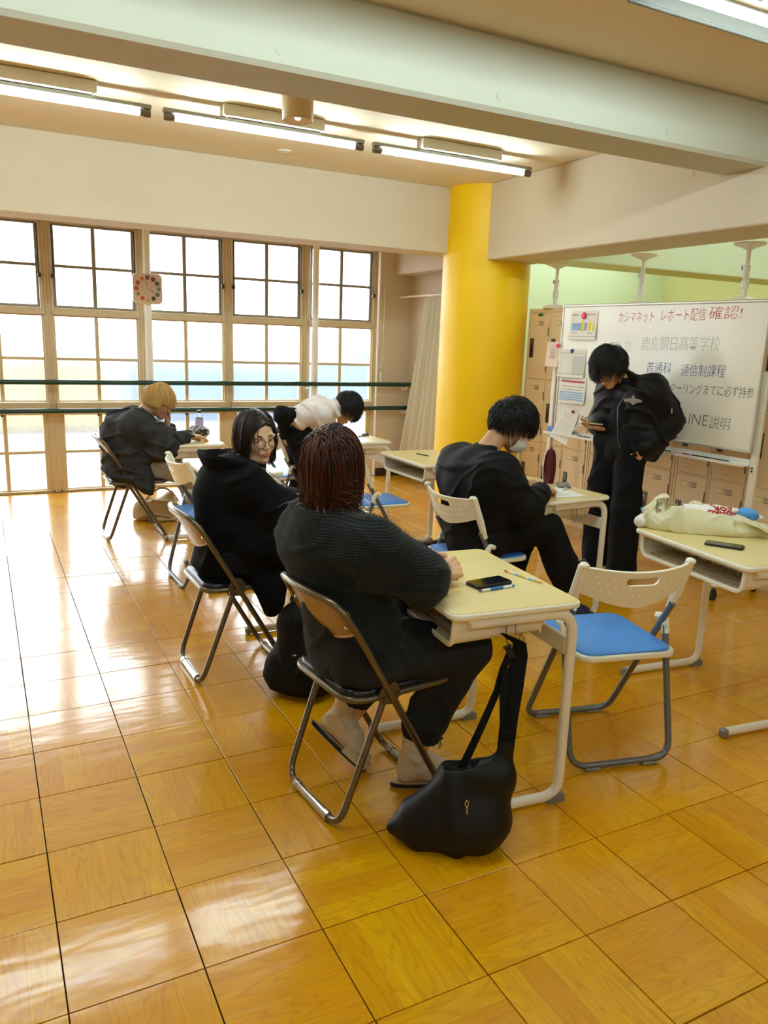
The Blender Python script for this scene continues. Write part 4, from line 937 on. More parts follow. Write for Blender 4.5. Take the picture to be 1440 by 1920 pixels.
class Head:
    def __init__(s, c, az, pitch=0, roll=0, sc=1.0): s.c = np.array(c, float); s.R = rot_az(az, pitch, roll); s.s = sc
    def w(s, p): return s.c+s.R @ (np.array(p, float)*s.s)
    def e(s, c, r, k=None, op='add', tilt=0):
        R = s.R
        if tilt: R = R @ np.array([[math.cos(tilt), 0, math.sin(tilt)], [0, 1, 0], [-math.sin(tilt), 0, math.cos(tilt)]])
        return ell(s.w(c), np.array(r)*s.s, R, k, op)
    def cp(s, a, b, ra, rb, k=None, op='add'): return cap(s.w(a), s.w(b), ra*s.s, rb*s.s, k, None, op)
    def prims(s, neck, face=True):
        q = [s.e((-0.014, 0, 0.034), (0.096, 0.076, 0.092), 0.02), s.e((0.030, 0, -0.020), (0.064, 0.060, 0.078), 0.03), s.cp((0.015, 0.030, -0.060), (0.066, 0.006, -0.094), 0.030, 0.019, 0.025),
             s.cp((0.015, -0.030, -0.060), (0.066, -0.006, -0.094), 0.030, 0.019, 0.025), cap(s.w((-0.025, 0, -0.045)), neck, 0.052*s.s, 0.056*s.s, 0.025)]
        if face:
            for y in (-1, 1):
                q += [s.e((0.064, y*0.034, -0.030), (0.022, 0.024, 0.024), 0.02), s.e((0.076, y*0.034, 0.020), (0.014, 0.026, 0.010), 0.012), s.e((0.098, y*0.033, 0.000), (0.014, 0.019, 0.011), 0.012, 'sub'),
                      s.e((0.0735, y*0.0325, 0.001), (0.0150, 0.0170, 0.0135), 0.006), s.e((0.092, y*0.0325, -0.0005), (0.012, 0.0150, 0.0046), 0.003, 'sub')]
                q += [s.e((-0.004, y*0.076, -0.004), (0.018, 0.008, 0.031), 0.006, tilt=0.15), s.e((-0.001, y*0.084, -0.001), (0.010, 0.006, 0.019), 0.004, 'sub', tilt=0.15), s.e((0.000, y*0.077, -0.029), (0.009, 0.006, 0.010), 0.006)]
            q += [s.cp((0.088, 0, 0.008), (0.108, 0, -0.028), 0.0065, 0.0095, 0.012), s.e((0.101, 0.0095, -0.032), (0.009, 0.007, 0.006), 0.006), s.e((0.101, -0.0095, -0.032), (0.009, 0.007, 0.006), 0.006),
                  s.e((0.105, 0.006, -0.038), (0.004, 0.003, 0.004), 0.002, 'sub'), s.e((0.105, -0.006, -0.038), (0.004, 0.003, 0.004), 0.002, 'sub'),
                  s.e((0.090, 0, -0.064), (0.010, 0.026, 0.016), 0.012), s.e((0.0985, 0.006, -0.0585), (0.0065, 0.0125, 0.0042), 0.004), s.e((0.0985, -0.006, -0.0585), (0.0065, 0.0125, 0.0042), 0.004), s.e((0.0970, 0, -0.0675), (0.0075, 0.0160, 0.0055), 0.004),
                  s.e((0.107, 0, -0.0628), (0.007, 0.018, 0.0011), 0.0015, 'sub'), s.e((0.083, 0, -0.094), (0.013, 0.016, 0.012), 0.012)]
        return q
    def tint(s, v):
        L = (v-s.c.astype(np.float32)) @ s.R.astype(np.float32)/s.s
        d = ((L[:, 0]-0.098)/0.014)**2+(L[:, 1]/0.021)**2+((L[:, 2]+0.063)/0.0105)**2
        lips = np.clip(1.6-d, 0, 1)*(L[:, 0] > 0.05)
        ck = np.clip(1.0-(((np.abs(L[:, 1])-0.042)/0.022)**2+((L[:, 2]+0.030)/0.020)**2), 0, 1)*(L[:, 0] > 0.03)*0.30
        return np.maximum(lips, ck)
def skin_mat(name, c, c2=(196, 104, 92)):
    m = mat(name, c, 0.45, bump=(260, 0.06, 0.0006)); t = NT(m); b = t.n['Principled BSDF']
    a = t.new('ShaderNodeAttribute', attribute_name='tint'); t.link(t.mixc(a.outputs['Fac'], lin(c), lin(c2)), b.inputs['Base Color'])
    b.inputs['Subsurface Weight'].default_value = 0.12; b.inputs['Subsurface Radius'].default_value = (0.012, 0.005, 0.003); b.inputs['Subsurface Scale'].default_value = 0.5
    return m
def hand(wrist, fwd, up, side, curl=(0.5, 0.5, 0.5, 0.5), thumb=(0.5, 0.4), sc=1.0, spread=0.06):
    """fwd: wrist -> knuckles, up: back of the hand, side +1: thumb to the left of fwd seen from the back"""
    f = nrm(fwd); u = nrm(np.array(up)-f*np.dot(up, f)); l = np.cross(u, f)*side; w = np.array(wrist, float); q = []
    P = lambda x, y, z: w+(f*x+l*y+u*z)*sc
    q.append(cap(P(-0.03, 0, 0), P(0.012, 0, 0), 0.023*sc, 0.022*sc, 0.014))
    for i, (y, L, r) in enumerate(((0.030, 0.074, 0.0086), (0.010, 0.080, 0.0090), (-0.010, 0.075, 0.0086), (-0.028, 0.060, 0.0074))):
        kx = 0.086-0.004*abs(i-1); q.append(cap(P(0.008, y*0.55, 0), P(kx, y, 0.001), 0.0145*sc, 0.0110*sc, 0.010))
        p = P(kx, y, 0.0); c = curl[i]; ang = 0.0; lens = (0.45*L, 0.31*L, 0.24*L); bends = (c*1.35, c*1.6, c*1.0); rr = r*sc
        d0 = f*math.cos(spread*(1-i)*1.0)+l*math.sin(spread*(1.2-i))
        d0 = nrm(d0)
        for j in range(3):
            ang += bends[j]; d = d0*math.cos(ang)-u*math.sin(ang); pn = p+d*lens[j]*sc*1.05
            q.append(cap(p, pn, rr*(1-0.07*j), rr*(0.93-0.09*j), 0.0035)); p = pn
    b0 = P(0.018, 0.020, -0.008); o, c = thumb
    d = nrm(f*math.cos(o)+l*math.sin(o)-u*0.35); p1 = b0+d*0.045*sc; d2 = nrm(d*math.cos(c)+nrm(f-l*0.6)*math.sin(c)); p2 = p1+d2*0.033*sc; p3 = p2+nrm(d2*math.cos(c*0.7)+nrm(f-l)*math.sin(c*0.7))*0.024*sc
    q += [cap(b0, p1, 0.0150*sc, 0.0110*sc, 0.010), cap(p1, p2, 0.0105*sc, 0.0098*sc, 0.004), cap(p2, p3, 0.0098*sc, 0.0078*sc, 0.004)]
    return q
def hair(name, H, m, parent, n=1800, style=None, length=0.20, seg=10, off=(0.003, 0.014), grav=0.35, hem=None, r=0.0013, seed=1, hairline=None, collide=(), stiff=0.8, capz=None, side=0.0, jitter=0.10, clear=None):
    rs = np.random.RandomState(seed); R = H.R; g = R.T @ np.array([0, 0, -1.0]); c0 = np.array([-0.014, 0, 0.034]); rad = np.array([0.097, 0.078, 0.094])
    i = np.arange(n*3); ph = i*2.399963; zz = 1-2*(i+0.5)/(n*3); rr_ = np.sqrt(1-zz*zz); d = np.stack([rr_*np.cos(ph), rr_*np.sin(ph), zz], 1); p = c0+d*rad
    th = np.abs(np.arctan2(d[:, 1], d[:, 0])); hl = hairline or (0.068, 0.030, -0.050)
    zmin = np.where(th < 1.5, hl[0]+(hl[1]-hl[0])*(th/1.5)**2.2, hl[1]+(hl[2]-hl[1])*((th-1.5)/1.64)**0.8)
    keep = p[:, 2] > zmin; p = p[keep]; d = d[keep]
    if len(p) > n: s_ = rs.permutation(len(p))[:n]; p = p[s_]; d = d[s_]
    n = len(p); wh = np.array([-0.060, 0.012, 0.110]); nr = d/rad; nr /= np.linalg.norm(nr, axis=1)[:, None]
    t = p-wh+rs.normal(0, 0.02, p.shape); t -= nr*np.sum(t*nr, 1)[:, None]
    if style is not None: t = style(p, t, nr, rs)
    t -= nr*np.sum(t*nr, 1)[:, None]*0.8; t /= np.linalg.norm(t, axis=1)[:, None]+1e-9
    t = t+rs.normal(0, jitter, t.shape); t -= nr*np.maximum(0, np.sum(t*nr, 1))[:, None]; layer = rs.uniform(off[0], off[1], n); L = length*(rs.uniform(0.82, 1.0, n)); st = L/seg
    pts = [p+nr*0.001]; cur = pts[0].copy(); dirn = t.copy(); alive = np.ones(n, bool)
    fc = [(np.array([0.030, 0, -0.020]), np.array([0.066, 0.062, 0.080])), (c0, rad)]+[(np.array(a), np.array(b)) for a, b in collide]
    for k in range(seg):
        dirn = dirn*stiff+g*grav*(0.4+k/seg)+rs.normal(0, 0.02, dirn.shape)
        if k < seg*0.6:
            n2 = (cur-c0)/rad**2; n2 /= np.linalg.norm(n2, axis=1)[:, None]+1e-9; dirn = dirn-n2*np.maximum(0, np.sum(dirn*n2, 1))[:, None]*(0.9 if k < 4 else 0.5)
        dirn /= np.linalg.norm(dirn, axis=1)[:, None]
        nx = cur+dirn*st[:, None]; la = layer*min(1, (k+1)/3.0)
        for cc_, rd in fc:
            v = (nx-cc_)/(rd+la[:, None]); q = np.linalg.norm(v, axis=1); ins = q < 1
            nx[ins] = (cc_+(nx-cc_)/np.maximum(q, 0.2)[:, None])[ins]
        dd = nx-cur; ln = np.linalg.norm(dd, axis=1)[:, None]+1e-9; dirn = dd/ln; nx = cur+dirn*st[:, None]
        if hem is not None:
            hz = hem(nx, rs) if callable(hem) else hem
            alive &= nx[:, 2] > hz+rs.uniform(-0.006, 0.006, n)
        nx[~alive] = cur[~alive]+dirn[~alive]*0.0004; cur = nx; pts.append(cur)
    Pn = np.stack(pts, 1)
    if clear is not None: ok = ~np.any(clear(Pn[..., 0], Pn[..., 1], Pn[..., 2]), axis=1); Pn = Pn[ok]; n = len(Pn)
    W_ = H.c+(Pn @ R.T)*H.s; m1 = seg+1
    T = np.gradient(W_, axis=1); T /= np.linalg.norm(T, axis=2)[:, :, None]+1e-9
    ref = rs.normal(0, 1, (n, 1, 3)); A = np.cross(T, ref); A /= np.linalg.norm(A, axis=2)[:, :, None]+1e-9; B = np.cross(T, A)
    rads = (r*rs.uniform(0.7, 1.4, n))[:, None]*np.linspace(1, 0.25, m1)[None, :]**0.7
    V = np.stack([W_+rads[:, :, None]*(A*math.cos(a)*1.5+B*math.sin(a)) for a in (0, 2.094, 4.189)], 2).reshape(-1, 3)
    base = (np.arange(n)[:, None]*m1+np.arange(seg)[None, :])*3; F = []
    for j in range(3):
        j2 = (j+1) % 3; F.append(np.stack([base+j, base+j2, base+3+j2, base+3+j], 2).reshape(-1, 4))
    F = np.concatenate(F)
    # solid scalp cap below the strands
    cz = capz if capz is not None else hl
    def post(D, X, Y, Z):
        lx = (X-H.c[0])*R[0, 0]+(Y-H.c[1])*R[1, 0]+(Z-H.c[2])*R[2, 0]; ly = (X-H.c[0])*R[0, 1]+(Y-H.c[1])*R[1, 1]+(Z-H.c[2])*R[2, 1]; lz = (X-H.c[0])*R[0, 2]+(Y-H.c[1])*R[1, 2]+(Z-H.c[2])*R[2, 2]
        th_ = np.abs(np.arctan2(ly, lx-c0[0])); zm = np.where(th_ < 1.5, cz[0]+(cz[1]-cz[0])*(th_/1.5)**2.2, cz[1]+(cz[2]-cz[1])*(np.maximum(th_-1.5, 0)/1.64)**0.8)
        return np.maximum(D, (zm-lz)*0.7).astype(np.float32)
    cv, cf = solid([H.e(c0, rad+0.004, 0.01)], 0.005, 0.01, post=post)
    ob = shells(name, [(V, F), (cv, cf)], m, parent)
    a = ob.data.attributes.new('srand', 'FLOAT', 'POINT'); sv = np.zeros(len(ob.data.vertices), np.float32); sv[:len(V)] = np.repeat(rs.uniform(0, 1, n), m1*3); a.data.foreach_set('value', sv)
    return ob
def hair_mat(name, c1, c2, rough=0.38):
    m = mat(name, c1, rough, spec=0.6); t = NT(m); b = t.n['Principled BSDF']; a = t.new('ShaderNodeAttribute', attribute_name='srand')
    t.link(t.mixc(t.math('POWER', a.outputs['Fac'], 1.6), lin(c1), lin(c2)), b.inputs['Base Color']); return m
def eyes(H, parent, iris=(40, 26, 18), look=(0, 0)):
    Mw = mat('eye_white', (214, 206, 198), 0.2) if 'eye_white' not in bpy.data.materials else bpy.data.materials['eye_white']
    Mi = mat('iris_dark', iris, 0.15)
    for y in (-1, 1):
        c = H.w((0.0745, y*0.0325, 0.000)); v, f = solid([ell(c, np.array([1, 1, 1])*0.0128*H.s)], 0.002, 0.001); ob = shells('eye', [(v, f)], Mw, parent)
        dr = H.R @ nrm((1, look[0], look[1])); v, f = solid([ell(c+dr*0.0090*H.s, np.array([1, 1, 1])*0.0058*H.s)], 0.001, 0.001); shells('iris', [(v, f)], Mi, ob)
def brows(H, parent, m):
    for y in (-1, 1):
        b = MB(); b.tube([H.w((0.093, y*0.016, 0.021)), H.w((0.093, y*0.026, 0.0255)), H.w((0.086, y*0.040, 0.0265)), H.w((0.074, y*0.052, 0.020))], 0.002, 6, radii=[0.0022, 0.0026, 0.0022, 0.001]); b.build('eyebrow', m, parent)
def bodycore(J, fat=1.0, sk=None):
    """the figure under the clothes: one blended set of solids from the joints in J"""
    g = lambda k: np.array(J[k], float); q = []
    ch, pe = g('chest'), g('pelvis'); fw = nrm(J['fwd'])
    q += [cap(pe, (pe+ch)/2, 0.105*fat, 0.098*fat, 0.05, (fw, 0.80)), cap((pe+ch)/2, ch, 0.098*fat, 0.112*fat, 0.05, (fw, 0.78)), cap(g('hipL'), g('hipR'), 0.092*fat, None, 0.05), cap(g('shL')*0.85+ch*0.15, g('shR')*0.85+ch*0.15, 0.052*fat, None, 0.05), cap(ch, g('neck'), 0.08*fat, 0.052, 0.05)]
    for s in 'LR':
        q += [cap(g('sh'+s), g('el'+s), 0.046*fat, 0.036*fat, 0.04), cap(g('el'+s), g('wr'+s), 0.036*fat, 0.024, 0.02), cap(g('hip'+s), g('kn'+s), 0.076*fat, 0.050*fat, 0.05), cap(g('kn'+s), g('an'+s), 0.050*fat, 0.033, 0.03)]
    return q
# ---------------------------------------------------------------- people
SK1 = skin_mat('light_skin', (222, 178, 140)); SK2 = skin_mat('warm_skin', (196, 146, 108), (160, 84, 70))
M_blackc = mat('black_cotton', (12, 12, 15), 0.8, spec=0.25, bump=(300, 0.3, 0.0006)); M_blacknyl = mat('black_nylon', (10, 10, 13), 0.72, spec=0.25, bump=(90, 0.3, 0.001))
M_trouser = mat('charcoal_trousers', (28, 30, 33), 0.75, spec=0.3, bump=(400, 0.25, 0.0005)); M_greytr = mat('pale_grey_trousers', (150, 146, 134), 0.8, bump=(300, 0.25, 0.0006))
M_shirtw = mat('white_cotton_tee', (232, 224, 222), 0.8, bump=(300, 0.2, 0.0005)); M_denim = mat('washed_black_denim', (20, 21, 24), 0.8, spec=0.25, bump=(160, 0.35, 0.001), vary=(18, (84, 84, 88), 0.55))
M_sock = mat('cream_ribbed_sock', (206, 190, 166), 0.85, bump=(180, 0.4, 0.001)); M_bsock = mat('navy_sock', (26, 44, 74), 0.85, bump=(180, 0.4, 0.001))
M_slip = mat('beige_slipper', (196, 176, 140), 0.6); M_sole = mat('black_slipper_edge', (20, 20, 20), 0.5); M_shoe = mat('dark_indoor_shoe', (40, 40, 44), 0.5)
def knit():
    m = mat('charcoal_knit_wool', (30, 32, 34), 0.95, spec=0.2, sheen=0.12); t = NT(m); b = t.n['Principled BSDF']; g = t.new('ShaderNodeNewGeometry'); sp = t.new('ShaderNodeSeparateXYZ'); t.link(g.outputs['Position'], sp.inputs[0])
    n = t.new('ShaderNodeTexNoise'); n.inputs['Scale'].default_value = 300; n.inputs['Detail'].default_value = 3; t.link(g.outputs['Position'], n.inputs['Vector'])
    n3 = t.new('ShaderNodeTexNoise'); n3.inputs['Scale'].default_value = 8; t.link(g.outputs['Position'], n3.inputs['Vector'])
    w = t.math('SINE', t.math('ADD', t.math('MULTIPLY', sp.outputs['Z'], 780.0), t.math('MULTIPLY', n3.outputs['Fac'], 14.0)))
    s2 = t.math('SINE', t.math('MULTIPLY', t.math('SUBTRACT', t.math('MULTIPLY', sp.outputs['X'], 0.9), t.math('MULTIPLY', sp.outputs['Y'], 0.45)), 900.0))
    h = t.math('ADD', t.math('ADD', t.math('MULTIPLY', w, 0.5), t.math('MULTIPLY', s2, 0.12)), t.math('MULTIPLY', n.outputs['Fac'], 1.4))
    bp = t.new('ShaderNodeBump'); bp.inputs['Strength'].default_value = 0.8; bp.inputs['Distance'].default_value = 0.0022; t.link(h, bp.inputs['Height']); t.link(bp.outputs['Normal'], b.inputs['Normal'])
    t.link(t.mixc(n.outputs['Fac'], lin((13, 16, 18)), lin((43, 47, 48))), b.inputs['Base Color']); return m
M_knit = knit()
def fuzz(ob, n, L, m, parent, seed=3):
    rs = np.random.RandomState(seed); me = ob.data; k = len(me.polygons); idx = rs.randint(0, k, n); vs = []; 
    c = np.array([me.polygons[i].center[:] for i in idx]); nn = np.array([me.polygons[i].normal[:] for i in idx]); d = nn+rs.normal(0, 0.55, nn.shape); d /= np.linalg.norm(d, axis=1)[:, None]
    c = c+rs.normal(0, 0.003, c.shape); e = np.cross(d, rs.normal(0, 1, d.shape)); e /= np.linalg.norm(e, axis=1)[:, None]; l = (L*rs.uniform(0.4, 1, n))[:, None]
    mid = c+d*l*0.6; tip = mid+(d+rs.normal(0, 0.6, d.shape))*l*0.4; w = 0.00028
    V = np.stack([c-nn*0.002-e*w, c-nn*0.002+e*w, mid+e*w*0.8, mid-e*w*0.8, tip], 1).reshape(-1, 3); b = np.arange(n)*5
    F = np.concatenate([np.stack([b, b+1, b+2, b+3], 1), np.stack([b+3, b+2, b+4, b+4], 1)])
    me2 = bpy.data.meshes.new('wool_fuzz'); tri = [tuple(f) for f in F[:n]]+[tuple(f[:3]) for f in F[n:]]; me2.from_pydata([tuple(v) for v in V], [], tri); me2.materials.append(m)
    o = bpy.data.objects.new('wool_fuzz', me2); COL.objects.link(o); o.parent = parent; o['kind'] = 'stuff'; return o
def add(*a): return np.array(a, float)
def person(label, J, H, skin, hands, fat=1.0, face=True, hres=0.0028, extra=()):
    t = empty('person', (0, 0, 0), label=label, cat='person')
    parts = [solid([q for q in bodycore(J, fat)]+list(extra), 0.009, 0.03), solid(H.prims(J['neck'], face), hres if face else 0.005, 0.02)]
    for hq in hands: parts.append(solid(hq, 0.0026, 0.006))
    b = shells('body', parts, skin, t, tint=H.tint)
    return t, b
def foot(J, s, d, sc=1.0, drop=0.045):
    a = np.array(J['an'+s], float); d = nrm(d); return [cap(a, a-np.array([0, 0, drop])+d*(-0.025), 0.034*sc, 0.032*sc, 0.02), cap(a+np.array([0, 0, -drop])-d*0.02, a+np.array([0, 0, -drop-0.008])+d*0.12*sc, 0.034*sc, 0.024*sc, 0.03), cap(a, a+np.array([0, 0, -drop*0.6])+d*0.06, 0.034, 0.028, 0.03)]

# ---- woman in the dark knit sweater, nearest, seen from behind
J = dict(fwd=add(0.95, 0.31, 0), pelvis=add(0.925, 0.545, 0.545), chest=add(0.848, 0.570, 0.825), neck=add(0.868, 0.575, 0.95), shL=add(0.826, 0.718, 0.875), shR=add(0.925, 0.405, 0.875),
         elL=add(1.02, 0.80, 0.765), wrL=add(1.215, 0.640, 0.765), elR=add(1.080, 0.385, 0.775), wrR=add(1.190, 0.470, 0.757), hipL=add(0.93, 0.635, 0.525), hipR=add(0.94, 0.455, 0.525),
         knL=add(1.27, 0.675, 0.505), knR=add(1.285, 0.445, 0.490), anL=add(0.995, 0.690, 0.190), anR=add(1.145, 0.485, 0.120))
H = Head((0.868, 0.600, 1.085), 42, 6, 0, 0.95)
hr = hand(J['wrR'], (0.93, 0.18, 0.03), (-0.15, -0.72, 0.62), 1, (0.95, 1.0, 1.05, 1.1), (0.45, 0.7), 1.0)
hl = hand(J['wrL'], (0.85, -0.45, 0.0), (0.1, 0.3, 1.0), -1, (0.7, 0.7, 0.75, 0.8), (0.4, 0.6), 0.98)
t, bd_ = person('woman in fuzzy dark grey knit sweater seen from behind, brown bob, at the nearest desk', J, H, SK1, [hr, hl], 1.0)
g = lambda k: J[k]
sw = [cap(g('pelvis')+add(-0.005, 0, -0.035), (g('pelvis')+g('chest'))/2, 0.156, 0.138, 0.05, (J['fwd'], 0.80)), cap((g('pelvis')+g('chest'))/2+add(0.035, 0, 0), g('chest')+add(-0.002, 0, 0.0), 0.138, 0.158, 0.05, (J['fwd'], 0.82)),
      cap(g('shL')*0.80+g('chest')*0.2+add(0, 0, 0.0), g('shR')*0.80+g('chest')*0.2+add(0, 0, 0.0), 0.088, None, 0.07), cap(g('chest')+add(0, 0, 0.06), g('neck')+add(0, 0, -0.045), 0.10, 0.066, 0.05), cap(g('hipL')+add(0, 0, 0.02), g('hipR')+add(0, 0, 0.02), 0.118, None, 0.06),
      cap(g('shL'), g('elL'), 0.082, 0.072, 0.05), cap(g('elL'), g('wrL')*0.85+g('elL')*0.15, 0.070, 0.050, 0.05), cap(g('shR'), g('elR'), 0.088, 0.080, 0.06), cap(g('elR'), g('wrR')*0.82+g('elR')*0.18, 0.076, 0.046, 0.05),
      cap(g('neck')+add(0.0, 0, 0.03), g('neck')+add(0.0, 0, 0.12), 0.060, None, 0.008, None, 'sub'), cap(g('wrR')*0.93+g('elR')*0.07, g('wrR')+nrm(g('wrR')-g('elR'))*0.06, 0.036, None, 0.006, None, 'sub'), cap(g('wrL')*0.95+g('elL')*0.05, g('wrL')+nrm(g('wrL')-g('elL'))*0.06, 0.036, None, 0.006, None, 'sub')]
v, f = solid(sw, 0.006, 0.05, fold=(0.009, 26, 5, (0.2, 0.1, 1.0)))
so = shells('sweater', [(v, f)], M_knit, t); fuzz(so, 26000, 0.010, M_knit, t)
tr = [cap(g('hipL')+add(0, 0, -0.0), g('knL'), 0.100, 0.082, 0.06), cap(g('hipR')+add(0, 0, -0.0), g('knR'), 0.104, 0.088, 0.06), cap(g('hipL'), g('hipR'), 0.108, None, 0.05), cap(g('knL'), g('anL')+add(0.02, 0, 0.075), 0.080, 0.066, 0.03), cap(g('knR'), g('anR')+add(0.02, 0, 0.085), 0.086, 0.070, 0.03),
      cap(g('anR')+add(0, 0, 0.03), g('anR')+add(-0.02, 0, -0.05), 0.05, None, 0.01, None, 'sub'), cap(g('anL')+add(0, 0, 0.02), g('anL')+add(-0.02, 0, -0.06), 0.05, None, 0.01, None, 'sub')]
v, f = solid(tr, 0.006, 0.04, fold=(0.010, 24, 11, (0.8, 0.1, 0.5))); tro = shells('trousers', [(v, f)], M_trouser, t)
b = MB(); p = g('anR')+add(0.058, -0.050, 0.075); b.tube([p, p+add(0.004, -0.003, -0.02), p+add(0.012, 0, -0.045), p+add(0.004, 0.002, -0.05), p+add(0.0, 0.0, -0.02)], 0.0016, 6); b.cyl(p+add(-0.006, 0, -0.012), p+add(0.014, 0, -0.012), 0.005, 8); b.build('hem_cord', M_sole, tro)
def sock_slipper(an, d, up, t, ms=M_sock):
    d = nrm(d); up = nrm(np.array(up)-d*np.dot(up, d)); l = np.cross(up, d); an = np.array(an, float); a = an+add(0, 0, 0.0)
    P = lambda x, z, y=0: an+d*x+up*z+l*y
    q = [cap(a+add(0, 0, 0.085), P(-0.012, -0.03), 0.043, 0.040, 0.02), cap(P(-0.025, -0.055), P(0.06, -0.055), 0.038, 0.036, 0.03), cap(P(0, -0.02), P(0.10, -0.060), 0.040, 0.030, 0.03), cap(P(0.06, -0.060), P(0.135, -0.066), 0.036, 0.028, 0.02, (up, 0.75))]
    v, f = solid(q, 0.004, 0.02, fold=(0.003, 90, 4, (0, 0, 1))); shells('sock', [(v, f)], ms, t)
    R = np.stack([d, l, up], 1); M = Matrix([[*R[i], an[i]] for i in range(3)]+[[0, 0, 0, 1]])
    out = []
    for i in range(28):
        q_ = 2*math.pi*i/28; x = 0.045+0.130*math.cos(q_); w = 0.046*(0.86+0.16*math.cos(q_-0.2)); out.append((x, w*math.sin(q_)))
    b = MB(); b.prism(out, -0.108, -0.094, M, bev=0.004); so_ = b.build('slipper', M_sole, t, ang=60)
    b = MB(); b.prism([(x*0.95+0.002, y*0.86) for x, y in out], -0.0945, -0.0915, M); b.prism([(x*0.96+0.002, y*0.9) for x, y in out], -0.1105, -0.1075, M); b.build('slipper_lining', M_slip, so_)
    def vamp(u, v_):
        a_ = math.pi*u; x = 0.055+0.105*v_; w = 0.047*(1-0.35*max(0, v_-0.5)*2*max(0, v_-0.5)*2); hh = 0.058-0.030*v_
        return tuple(P(x+0.012*math.sin(a_)*v_, -0.098+hh*math.sin(a_)**0.8, w*math.cos(a_)))
    b = MB(); b.grid(vamp, 14, 8, thick=0.004); b.build('slipper_upper', M_slip, so_)
sock_slipper((1.145, 0.485, 0.112), (0.97, -0.24, 0.0), (0, 0, 1), t); sock_slipper((0.990, 0.690, 0.190), (0.62, -0.42, -0.66), (0.75, -0.2, 0.63), t)
HM1 = hair_mat('reddish_brown_hair', (20, 10, 7), (112, 50, 26), 0.32)
hair('hair', H, HM1, t, 4200, length=0.250, seg=14, off=(0.002, 0.020), grav=0.30, stiff=0.85, hem=lambda nx, rs: -0.125-0.03*rs.rand(len(nx))**2, r=0.0012, seed=2, hairline=(0.060, 0.0, -0.07), collide=[((-0.005, 0, -0.02), (0.088, 0.085, 0.10))], jitter=0.04, capz=(0.05, -0.03, -0.085))

# ---- hooded girl with glasses, turned to the viewer
J = dict(fwd=add(0.98, -0.15, 0), pelvis=add(0.855, 1.690, 0.540), chest=add(0.865, 1.705, 0.790), neck=add(0.945, 1.725, 0.935), shL=add(0.905, 1.865, 0.865), shR=add(0.905, 1.545, 0.855),
         elL=add(1.09, 1.93, 0.735), wrL=add(1.225, 1.800, 0.745), elR=add(1.035, 1.465, 0.750), wrR=add(1.150, 1.690, 0.765), hipL=add(0.87, 1.78, 0.525), hipR=add(0.87, 1.60, 0.525),
         knL=add(1.27, 1.80, 0.50), knR=add(1.27, 1.60, 0.50), anL=add(1.25, 1.80, 0.10), anR=add(1.22, 1.60, 0.10))
g = lambda k: J[k]
H = Head((0.990, 1.728, 1.040), -80, 6, 4, 0.93)
hr = hand(J['wrR'], (0.25, 0.55, 0.10), (-0.3, -0.5, 0.8), 1, (0.75, 0.6, 0.6, 0.65), (0.35, 0.5), 0.92)
hl = hand(J['wrL'], (0.7, -0.5, 0), (0, 0, 1), -1, (0.5, 0.5, 0.5, 0.5), (0.5, 0.4), 0.92)
t, bd_ = person('girl with round glasses and dark bob looking back, black hooded jacket', J, H, SK1, [hr, hl], 0.92, hres=0.0024, extra=foot(J, 'L', (1, 0, 0))+foot(J, 'R', (1, 0, 0)))
jk = [cap(g('pelvis')+add(-0.01, 0, -0.02), g('chest')+add(-0.02, 0, 0), 0.165, 0.160, 0.06, (J['fwd'], 0.85)), cap(g('shL')*0.85+g('chest')*0.15, g('shR')*0.85+g('chest')*0.15, 0.088, None, 0.06), cap(g('chest')+add(0.01, 0, 0.05), g('neck')+add(-0.01, 0, -0.05), 0.10, 0.070, 0.05),
      cap(g('shR'), g('elR'), 0.086, 0.080, 0.06), cap(g('elR'), g('wrR')*0.85+g('elR')*0.15, 0.078, 0.050, 0.05), cap(g('shL'), g('elL'), 0.080, 0.07, 0.06), cap(g('elL'), g('wrL')*0.85+g('elL')*0.15, 0.070, 0.045, 0.05), cap(g('elR')+add(-0.02, 0, -0.02), add(0.985, 1.50, 0.62), 0.080, 0.085, 0.06),
      cap(add(0.93, 1.52, 0.60), add(0.985, 1.485, 0.335), 0.085, 0.055, 0.06, ((0.3, -1, 0), 0.6)), cap(add(0.93, 1.60, 0.56), add(1.00, 1.50, 0.42), 0.10, 0.055, 0.06, ((0.3, -1, 0), 0.6)),
      ell((0.860, 1.705, 0.900), (0.105, 0.140, 0.060), rot_az(0, -12), 0.05), cap(g('neck')+add(0.01, 0, 0.01), g('neck')+add(0.03, 0, 0.12), 0.064, None, 0.01, None, 'sub')]
v, f = solid(jk, 0.0065, 0.05, fold=(0.012, 20, 8, (0.2, 0.1, 1.0))); jo = shells('jacket', [(v, f)], mat('black_hooded_fleece', (7, 7, 10), 0.9, spec=0.2, bump=(200, 0.3, 0.0008)), t)
q = cap(g('chest')+add(0.06, 0, -0.05), g('neck')+add(0.03, 0, -0.02), 0.10, 0.058, 0.03); v, f = solid([q, cap(g('neck')+add(0.02, 0, 0.02), g('neck')+add(0.05, 0, 0.12), 0.056, None, 0.008, None, 'sub')], 0.006, 0.03); shells('inner_top', [(v, f)], M_blackc, t)
def hood(u, v_):
    a = math.radians(35+290*u); bk = max(0.0, -math.cos(a)); w_ = min(1, 5*u, 5*(1-u))
    if v_ < 0.72: q = v_/0.72; rx, ry, z = 0.075+0.075*q**0.6, 0.095+0.080*q**0.6, 0.845+0.115*q
    else: q = (v_-0.72)/0.28; rx, ry, z = 0.150-0.045*q*q, 0.175-0.055*q*q, 0.960-0.055*q*q
    sc = 0.55+0.45*w_
    return (0.880+rx*sc*math.cos(a)*(1.0 if math.cos(a) < 0 else 0.75), 1.712+ry*sc*math.sin(a), z+0.020*bk-0.025*(1-w_)+0.004*math.sin(a*5))
